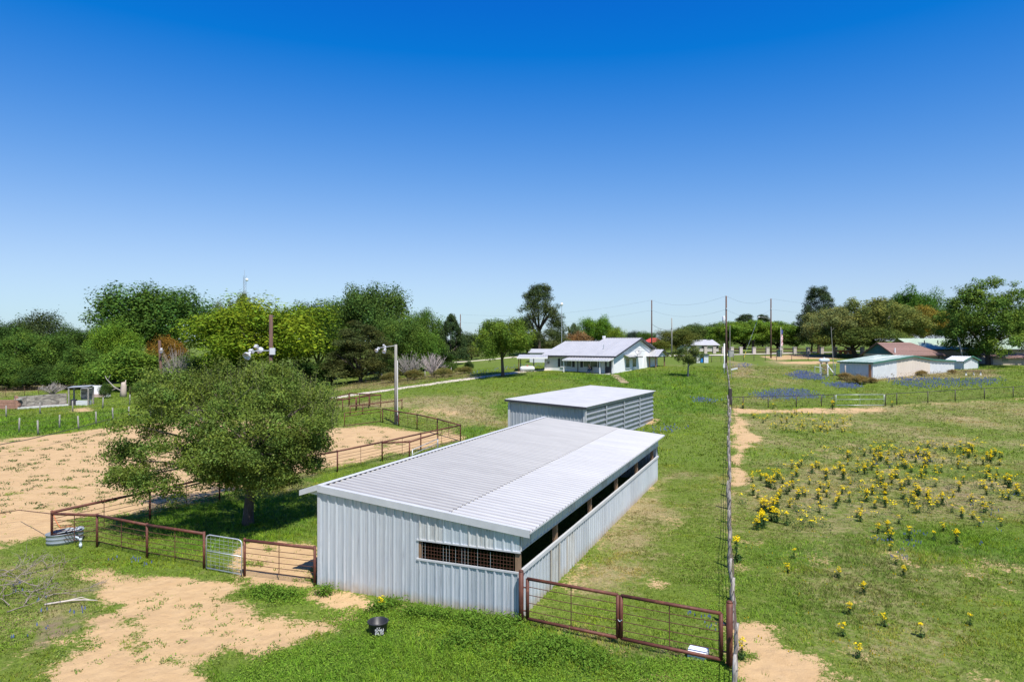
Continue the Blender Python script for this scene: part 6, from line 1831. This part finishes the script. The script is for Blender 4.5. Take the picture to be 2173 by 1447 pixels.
jv = [((0, .05, .55), .16), ((-.1, -.02, .55), .115), ((-.14, -.42, .55), .1), ((-.13, -.40, .28), .08), ((-.13, -.385, .10), .075), ((.1, -.02, .55), .115), ((.16, -.44, .55), .1), ((.15, -.46, .28), .08), ((.15, -.46, .10), .075)]
skin_body('jeans', jv, [(0, 1), (1, 2), (2, 3), (3, 4), (0, 5), (5, 6), (6, 7), (7, 8)], M_jean, ps)
# ================================================================== grass, flowers and weeds (uncountable cover)
rg = np.random.default_rng(5)
def scatter(n, y0, y1, power=1.0):
    """random ground points, denser near the viewer's side, over the strip of land in view with a margin"""
    u = rg.random(n) ** power
    y = y0 + (y1 - y0) * u
    x = (rg.random(n) * 2 - 1) * (.80 * y + 3)
    return x, y
GCA = lambda base, x: np.stack([base[0] * x, base[1] * x, base[2] * x], -1)
def grass_tufts(name, x, y, hmin, hmax, wid, nb_, spread, label):
    s = sand_at(x, y); dr = dry_at(x, y); lu = lush_at(x, y)
    so = soil_at(x, y)
    keep = (rg.random(len(x)) > np.clip(s * 1.15, 0, .985)) & ~in_foot(x, y) & (rg.random(len(x)) > so * .8)
    x, y, dr, lu, s = x[keep], y[keep], dr[keep], lu[keep], s[keep]
    n = len(x)
    h = (hmin + (hmax - hmin) * rg.random(n)) * (.7 + .75 * lu) * (1 - .25 * dr) * (.8 + .5 * fbm(x, y, 2.5, 301, 2))
    z = hgt(x, y)
    mixd = np.clip(dr * 1.1 + (rg.random(n) - .5) * .7 - .15, 0, 1)[:, None]
    mixl = np.clip(lu + (rg.random(n) - .5) * .6, 0, 1)[:, None]
    cg = np.array([.180, .268, .030]) * (1 - mixl) + np.array([.140, .275, .024]) * mixl
    c = cg * (1 - mixd) + np.array([.31, .25, .115]) * mixd
    c = c * (.6 + .8 * rg.random((n, 1))) * (.62 + .76 * fbm(x, y, 1.6, 311, 3))[:, None]
    yl_ = smooth(.5, .75, fbm(x, y, 2.2, 321, 3))[:, None] * .35
    c = c * (1 + yl_ * np.array([.9, .35, -.3]))
    # blades
    N = n * nb_
    X = np.repeat(x, nb_) + rg.normal(size=N) * spread; Yy = np.repeat(y, nb_) + rg.normal(size=N) * spread
    Z = np.repeat(z, nb_) - .01
    hh = np.repeat(h, nb_) * (.6 + .8 * rg.random(N)); a = rg.random(N) * 2 * np.pi
    lean = hh * (.35 + .6 * rg.random(N)); la = rg.random(N) * 2 * np.pi
    w = wid * (.6 + .8 * rg.random(N)) 
    b0 = np.stack([X - np.cos(a) * w, Yy - np.sin(a) * w, Z], -1); b1 = np.stack([X + np.cos(a) * w, Yy + np.sin(a) * w, Z], -1)
    tp = np.stack([X + np.cos(la) * lean, Yy + np.sin(la) * lean, Z + hh], -1)
    V = np.stack([b0, b1, tp], 1).reshape(-1, 3)
    C = np.repeat(np.repeat(np.concatenate([c, np.ones((n, 1))], 1), nb_, 0), 3, 0)
    o = place(name, np_mesh(name, V, np.arange(N * 3).reshape(N, 3), M_grass, C))
    kind(o, 'stuff'); o['label'] = label; o['category'] = 'grass'
    return o
x, y = scatter(150000, 13.5, 47, .78)
grass_tufts('grass', x, y, .05, .13, .012, 5, .05, 'short green and straw-coloured grass over the near paddocks')
x, y = scatter(90000, 46, 118, .85)
grass_tufts('grass', x, y, .10, .24, .03, 4, .12, 'mown green grass of the lawn and the far paddocks')

def cover(name, x, y, size, hmax, base_c, n_per, spread, label, cat, var=.5, aspect=.6, up=1.2):
    n = len(x); N = n * n_per
    X = np.repeat(x, n_per) + rg.normal(size=N) * spread; Yy = np.repeat(y, n_per) + rg.normal(size=N) * spread
    P = np.stack([X, Yy, hgt(X, Yy) + hmax * rg.random(N)], -1)
    Nr = rg.normal(size=(N, 3)) * .7 + np.array([0, 0, up])
    cv = (1 - var / 2 + var * rg.random((N, 1))) * np.array(base_c)[None, :] * (1 + (rg.random((N, 3)) - .5) * .2)
    V, Q, C = leaf_quads(P, Nr, size * (.6 + .8 * rg.random(N)), rg, aspect, np.concatenate([cv, np.ones((N, 1))], 1))
    o = place(name, np_mesh(name, V, Q, M_grass, C))
    kind(o, 'stuff'); o['label'] = label; o['category'] = cat
    return o
def in_poly_points(pix, n):
    P = wpoly(pix); lo, hi = P.min(0), P.max(0)
    x = lo[0] + (hi[0] - lo[0]) * rg.random(n); y = lo[1] + (hi[1] - lo[1]) * rg.random(n)
    m = (sdpoly(x, y, P) + (fbm(x, y, 1.2, 9, 2) - .5) * 1.2) > 0
    m &= ~in_foot(x, y)
    return x[m], y[m]
# clover and broadleaf weeds
cl = [([(400, 1500), (560, 1400), (740, 1355), (900, 1312), (1100, 1335), (1180, 1340), (1300, 1420), (1540, 1500)], 2600),
      ([(1380, 1415), (1440, 1400), (1545, 1400), (1550, 1500), (1400, 1440)], 900), ([(700, 1290), (900, 1300), (1090, 1322), (1090, 1345), (820, 1345), (700, 1320)], 700),
      ([(0, 1190), (200, 1170), (330, 1200), (430, 1218), (300, 1235), (170, 1250), (60, 1340), (0, 1400)], 900), ([(500, 1245), (660, 1252), (650, 1285), (540, 1275)], 300),
      ([(1440, 1180), (1540, 1100), (1545, 1330), (1450, 1260)], 500), ([(1556, 1050), (1600, 1100), (1600, 1300), (1560, 1310)], 500)]
X_, Y_ = [], []
for P_, n_ in cl:
    a_, b_ = in_poly_points(P_, n_); X_.append(a_); Y_.append(b_)
x, y = np.concatenate(X_), np.concatenate(Y_)
cover('clover', x, y, .022, .10, (.18, .30, .035), 22, .13, 'low bright green clover and broadleaf weeds in the foreground grass', 'clover')
# leafy weed clumps along the barn front
X_, Y_ = [], []
for (px, py, r_) in [(800, 1298, .25), (935, 1312, .3), (1000, 1322, .5), (1030, 1330, .5), (1080, 1330, .4), (1130, 1395, .7), (1180, 1375, .5), (1250, 1405, .6), (985, 1365, .6), (1060, 1352, .5), (830, 1290, .3), (690, 1262, .25), (880, 1305, .3), (600, 1268, .4), (560, 1262, .4)]:
    p = gp(px, py); k = int(60 * r_ / .3)
    X_.append(p.x + rg.normal(size=k) * r_ * .6); Y_.append(p.y + rg.normal(size=k) * r_ * .5)
x, y = np.concatenate(X_), np.concatenate(Y_)
m_ = ~in_foot(x, y); x, y = x[m_], y[m_]
cover('leafy_weeds', x, y, .032, .32, (.13, .23, .03), 16, .07, 'taller leafy bright green weeds along the foot of the barn front', 'weeds', up=.6)
# small dark tufts dotted over the arena sand
x, y = in_poly_points([(-300, 975), (0, 940), (250, 910), (480, 897), (720, 912), (850, 912), (700, 985), (400, 1055), (100, 1100), (-300, 1170)], 900)
k = rg.random(len(x)) < .75; x, y = x[k], y[k]
cover('arena_weeds', x, y, .05, .10, (.12, .16, .05), 30, .17, 'small weed tufts dotted over the sand arena', 'weeds', up=.8)
x, y = in_poly_points([(60, 1440), (200, 1300), (420, 1225), (640, 1300), (760, 1330), (560, 1385), (420, 1440)], 150)
cover('sand_weeds', x, y, .030, .045, (.19, .25, .06), 22, .10, 'small green weed tufts on the bare sand in front of the barn', 'weeds', up=.8)

# bluebonnets
def spikes(x, y, h, w, colr, n_per, spread, name, label):
    n = len(x); N = n * n_per
    X = np.repeat(x, n_per) + rg.normal(size=N) * spread; Yy = np.repeat(y, n_per) + rg.normal(size=N) * spread
    Z = hgt(X, Yy); hh = h * (.7 + .6 * rg.random(N)); a = rg.random(N) * np.pi
    out = []
    for da in (0, np.pi / 2):
        cx_, sy_ = np.cos(a + da) * w, np.sin(a + da) * w
        out.append(np.stack([np.stack([X, Yy, Z + hh * .45], -1), np.stack([X + cx_, Yy + sy_, Z + hh * .65], -1), np.stack([X, Yy, Z + hh], -1), np.stack([X - cx_, Yy - sy_, Z + hh * .65], -1)], 1))
    V = np.concatenate(out).reshape(-1, 3)
    cv = (.7 + .6 * rg.random((2 * N, 1))) * np.array(colr)[None, :]
    C = np.repeat(np.concatenate([cv, np.ones((2 * N, 1))], 1), 4, 0)
    o = place(name, np_mesh(name, V, np.arange(len(V)).reshape(-1, 4), M_petal, C))
    kind(o, 'stuff'); o['label'] = label; o['category'] = 'flowers'
X_, Y_ = [], []
for P_, n_ in [([(1880, 806), (1960, 803), (2060, 806), (2118, 803), (2120, 812), (2060, 824), (1960, 826), (1900, 818)], 700), ([(1676, 797), (1700, 788), (1745, 800), (1742, 808), (1690, 806)], 800),
              ([(1600, 838), (1650, 829), (1720, 832), (1735, 848), (1660, 850), (1610, 848)], 600), ([(1760, 814), (1800, 816), (1835, 823), (1790, 826), (1762, 820)], 260),
              ([(1560, 776), (1590, 770), (1595, 778), (1565, 784)], 250), ([(1478, 848), (1515, 850), (1520, 856), (1480, 856)], 60), ([(1370, 918), (1440, 905), (1450, 912), (1390, 925)], 50),
              ([(2100, 1000), (2173, 1060), (2173, 1200), (2050, 1140)], 50), ([(1800, 960), (1960, 940), (2000, 990), (1850, 1000)], 50), ([(1840, 1140), (1960, 1130), (1950, 1200), (1850, 1190)], 40),
              ([(0, 1220), (110, 1230), (170, 1340), (20, 1420), (0, 1400)], 40), ([(240, 1180), (330, 1195), (320, 1215), (240, 1200)], 20), ([(1430, 1300), (1545, 1300), (1545, 1340), (1440, 1320)], 12), ([(1000, 790), (1160, 770), (1160, 778), (1000, 797)], 160)]:
    a_, b_ = in_poly_points(P_, n_); X_.append(a_); Y_.append(b_)
x, y = np.concatenate(X_), np.concatenate(Y_)
far = y > 60
spikes(x[far], y[far], .34, .06, (.20, .25, .40), 2, .6, 'bluebonnets', 'drifts of blue bluebonnets in the far right field')
spikes(x[~far], y[~far], .20, .022, (.15, .20, .42), 3, .12, 'bluebonnets', 'scattered blue bluebonnets in the near grass')
x, y = scatter(500, 14, 45, .8); m_ = (x > 6 + .32 * (y - 17)); x, y = x[m_], y[m_]
spikes(x, y, .14, .022, (.55, .42, .02), 2, .1, 'buttercups', 'tiny yellow flowers sprinkled low in the right paddock grass')

# yellow-flowered plants: each one a thing of its own
def flower_proto(seed, n_stem):
    rn = random.Random(seed); rngp = np.random.default_rng(seed)
    stem = MB(); LP, LN, FP, FN = [], [], [], []
    for k in range(n_stem):
        a = rn.uniform(0, 6.28); e = rn.uniform(.02, .20); h = rn.uniform(.45, .85)
        b = Vector((rn.uniform(-.05, .05), rn.uniform(-.05, .05), 0)); t_ = Vector((e * math.cos(a), e * math.sin(a), h))
        stem.tube([b, b.lerp(t_, .5) + Vector((0, 0, .03)), t_], [.008, .006, .004], 4)
        for j in range(12):
            q = b.lerp(t_, rn.random() ** 1.6 * .85); LP.append(tuple(q + Vector((rn.gauss(0, .06), rn.gauss(0, .06), rn.gauss(0, .03))))); LN.append((rn.gauss(0, .7), rn.gauss(0, .7), rn.uniform(.3, 1)))
        for j in range(12):
            FP.append(tuple(t_ + Vector((rn.gauss(0, .05), rn.gauss(0, .05), rn.gauss(0, .025))))); FN.append((rn.gauss(0, .4), rn.gauss(0, .4), 1))
    for j in range(40):
        r_ = abs(rn.gauss(0, .14)); a = rn.uniform(0, 6.28); LP.append((r_ * math.cos(a), r_ * math.sin(a), rn.uniform(.03, .25))); LN.append((rn.gauss(0, .7), rn.gauss(0, .7), 1))
    LP, LN, FP, FN = map(np.array, (LP, LN, FP, FN))
    lv = .7 + .6 * rngp.random(len(LP)); lc_ = np.stack([.040 * lv, .085 * lv, .026 * lv, np.ones(len(LP))], -1)
    V, Q, C = leaf_quads(LP, LN, np.full(len(LP), .06) * (.6 + .8 * rngp.random(len(LP))), rngp, .4, lc_)
    fv = .85 + .3 * rngp.random(len(FP)); fc = np.stack([.86 * fv, .66 * fv, .015 * fv, np.ones(len(FP))], -1)
    V2, Q2, C2 = leaf_quads(FP, FN, np.full(len(FP), .034), rngp, .9, fc)
    return stem.mesh('stems', MATS['bin_green'] if False else M_stem), np_mesh('leaves', V, Q, M_petal, C), np_mesh('blossoms', V2, Q2, M_petal, C2)
M_stem = mat('green_stem', (.06, .10, .03), (.045, .08, .025), rough=.8)
FPR = [flower_proto(100 + k, n_) for k, n_ in enumerate((4, 6, 7, 9, 5))]
def put_flower(p, s, lab, grp, k):
    t = thing('ragwort_plant', lab, 'flower', p, (k * 1.7) % 6.28, grp); t.scale = (s, s, s)
    st, lf, bl_m = FPR[k % 5]
    place('stems', st, t); place('leaves', lf, t); place('blossoms', bl_m, t)
rk_ = random.Random(12)
k = 0
def flowers_in(pix, n, smin, smax, lab, grp):
    global k
    x, y = in_poly_points(pix, n * 4)
    w_ = fbm(x, y, 2.2, 201, 2)
    o_ = np.argsort(-(w_ + rg.random(len(x)) * 1.1))[:n]
    for i in o_:
        put_flower(Vector((x[i], y[i], hz(x[i], y[i]) - .02)), rk_.uniform(smin, smax), lab, grp, k); k += 1
flowers_in([(1590, 1040), (1680, 990), (1850, 960), (2050, 950), (2200, 985), (2200, 1075), (2000, 1075), (1800, 1080), (1690, 1110), (1600, 1080)], 205, .5, .85,
           'yellow-flowered ragwort plant in the dense band across the middle of the right paddock', 'ragwort plants in the middle band')
flowers_in([(1595, 1085), (1690, 1080), (1700, 1125), (1620, 1140), (1590, 1125)], 14, .7, .95, 'tall yellow ragwort plant in the cluster nearest the wire fence', 'ragwort plants by the wire fence')
flowers_in([(1585, 880), (1700, 876), (1800, 890), (1780, 925), (1640, 915)], 38, .45, .7, 'small yellow-flowered plant in the patch just inside the dark cross fence', 'yellow plants by the cross fence')
flowers_in([(1800, 1080), (2200, 1090), (2200, 1150), (1900, 1160), (1820, 1130)], 20, .5, .8, 'scattered yellow ragwort plant on the near side of the band in the right paddock', 'scattered ragwort plants')
flowers_in([(1640, 1150), (1900, 1150), (2150, 1230), (2150, 1400), (1750, 1400)], 14, .4, .6, 'small lone ragwort plant in the near right paddock grass', 'lone ragwort plants')
for i, (px, py, s, lab) in enumerate([(1562, 1192, 1.25, 'tall yellow-flowered plant growing against the wire fence posts'), (1574, 1398, .7, 'yellow-flowered plant beside the thick gate post at the bottom right'),
                                     (808, 1296, .6, 'lone yellow-flowered plant at the foot of the barn front wall'), (1767, 868, 1.1, 'yellow-flowered plant at the left post of the wide galvanised gate'),
                                     (1893, 864, .8, 'yellow-flowered plant right of the wide galvanised gate'), (1641, 868, .8, 'yellow-flowered plant under the left part of the dark fence'), (1576, 867, .9, 'yellow-flowered plant by the dark corner post')]):
    put_flower(gp(px, py), s, lab, None, i)

# tall tan weeds at the far left field edge and along the far fences
X_, Y_ = [], []
for P_, n_ in [([(-60, 838), (60, 830), (150, 822), (190, 812), (190, 800), (60, 808), (-60, 815)], 2600), ([(1770, 806), (1800, 796), (1850, 808), (1880, 806), (1850, 816), (1790, 815)], 500), ([(1880, 802), (2030, 794), (2110, 790), (2110, 796), (1960, 803)], 900), ([(740, 822), (860, 812), (1000, 797), (1000, 803), (860, 818), (740, 828)], 900), ([(1548, 800), (1565, 800), (1560, 760), (1546, 762)], 400)]:
    a_, b_ = in_poly_points(P_, n_); X_.append(a_); Y_.append(b_)
x, y = np.concatenate(X_), np.concatenate(Y_)
cover('tall_weeds', x, y, .10, .75, (.24, .19, .09), 7, .3, 'tall tan and brownish dry weeds along the far field edges', 'weeds', up=.1, aspect=.18)

# the many smaller ragworts and leafy rosettes beyond the counted ones
x, y = in_poly_points([(1580, 1050), (1640, 985), (1800, 945), (2050, 935), (2250, 960), (2250, 1120), (2000, 1110), (1850, 1110), (1700, 1140), (1590, 1120)], 1900)
k_ = rg.random(len(x)) < smooth(.3, .7, fbm(x, y, 2.0, 401, 3)); x, y = x[k_], y[k_]
cover('ragwort_leaves', x, y, .05, .28, (.075, .13, .045), 16, .10, 'dark green leafy rosettes and stems among the yellow flowers of the right paddock', 'weeds', up=.5, aspect=.4)
k_ = rg.random(len(x)) < .5
def dots(x, y, z0, z1, size, colr, n_per, spread, name, label):
    n = len(x); N = n * n_per
    X = np.repeat(x, n_per) + rg.normal(size=N) * spread; Yy = np.repeat(y, n_per) + rg.normal(size=N) * spread
    P = np.stack([X, Yy, hgt(X, Yy) + np.repeat(z0 + (z1 - z0) * rg.random(n), n_per) + rg.normal(size=N) * .03], -1)
    cv = (.8 + .4 * rg.random((N, 1))) * np.array(colr)[None, :]
    V, Q, C = leaf_quads(P, rg.normal(size=(N, 3)) * .4 + np.array([0, 0, 1.0]), size * (.7 + .6 * rg.random(N)), rg, .9, np.concatenate([cv, np.ones((N, 1))], 1))
    o = place(name, np_mesh(name, V, Q, M_petal, C)); kind(o, 'stuff'); o['label'] = label; o['category'] = 'flowers'
dots(x[k_], y[k_], .25, .55, .038, (.86, .68, .02), 9, .08, 'small_ragworts', 'many small yellow ragwort blossoms between the larger plants of the right paddock')
x, y = in_poly_points([(1585, 880), (1700, 876), (1820, 890), (1800, 930), (1640, 920)], 260)
dots(x, y, .25, .45, .045, (.80, .62, .02), 3, .12, 'small_ragworts', 'small yellow blossoms in the grass just inside the dark cross fence')
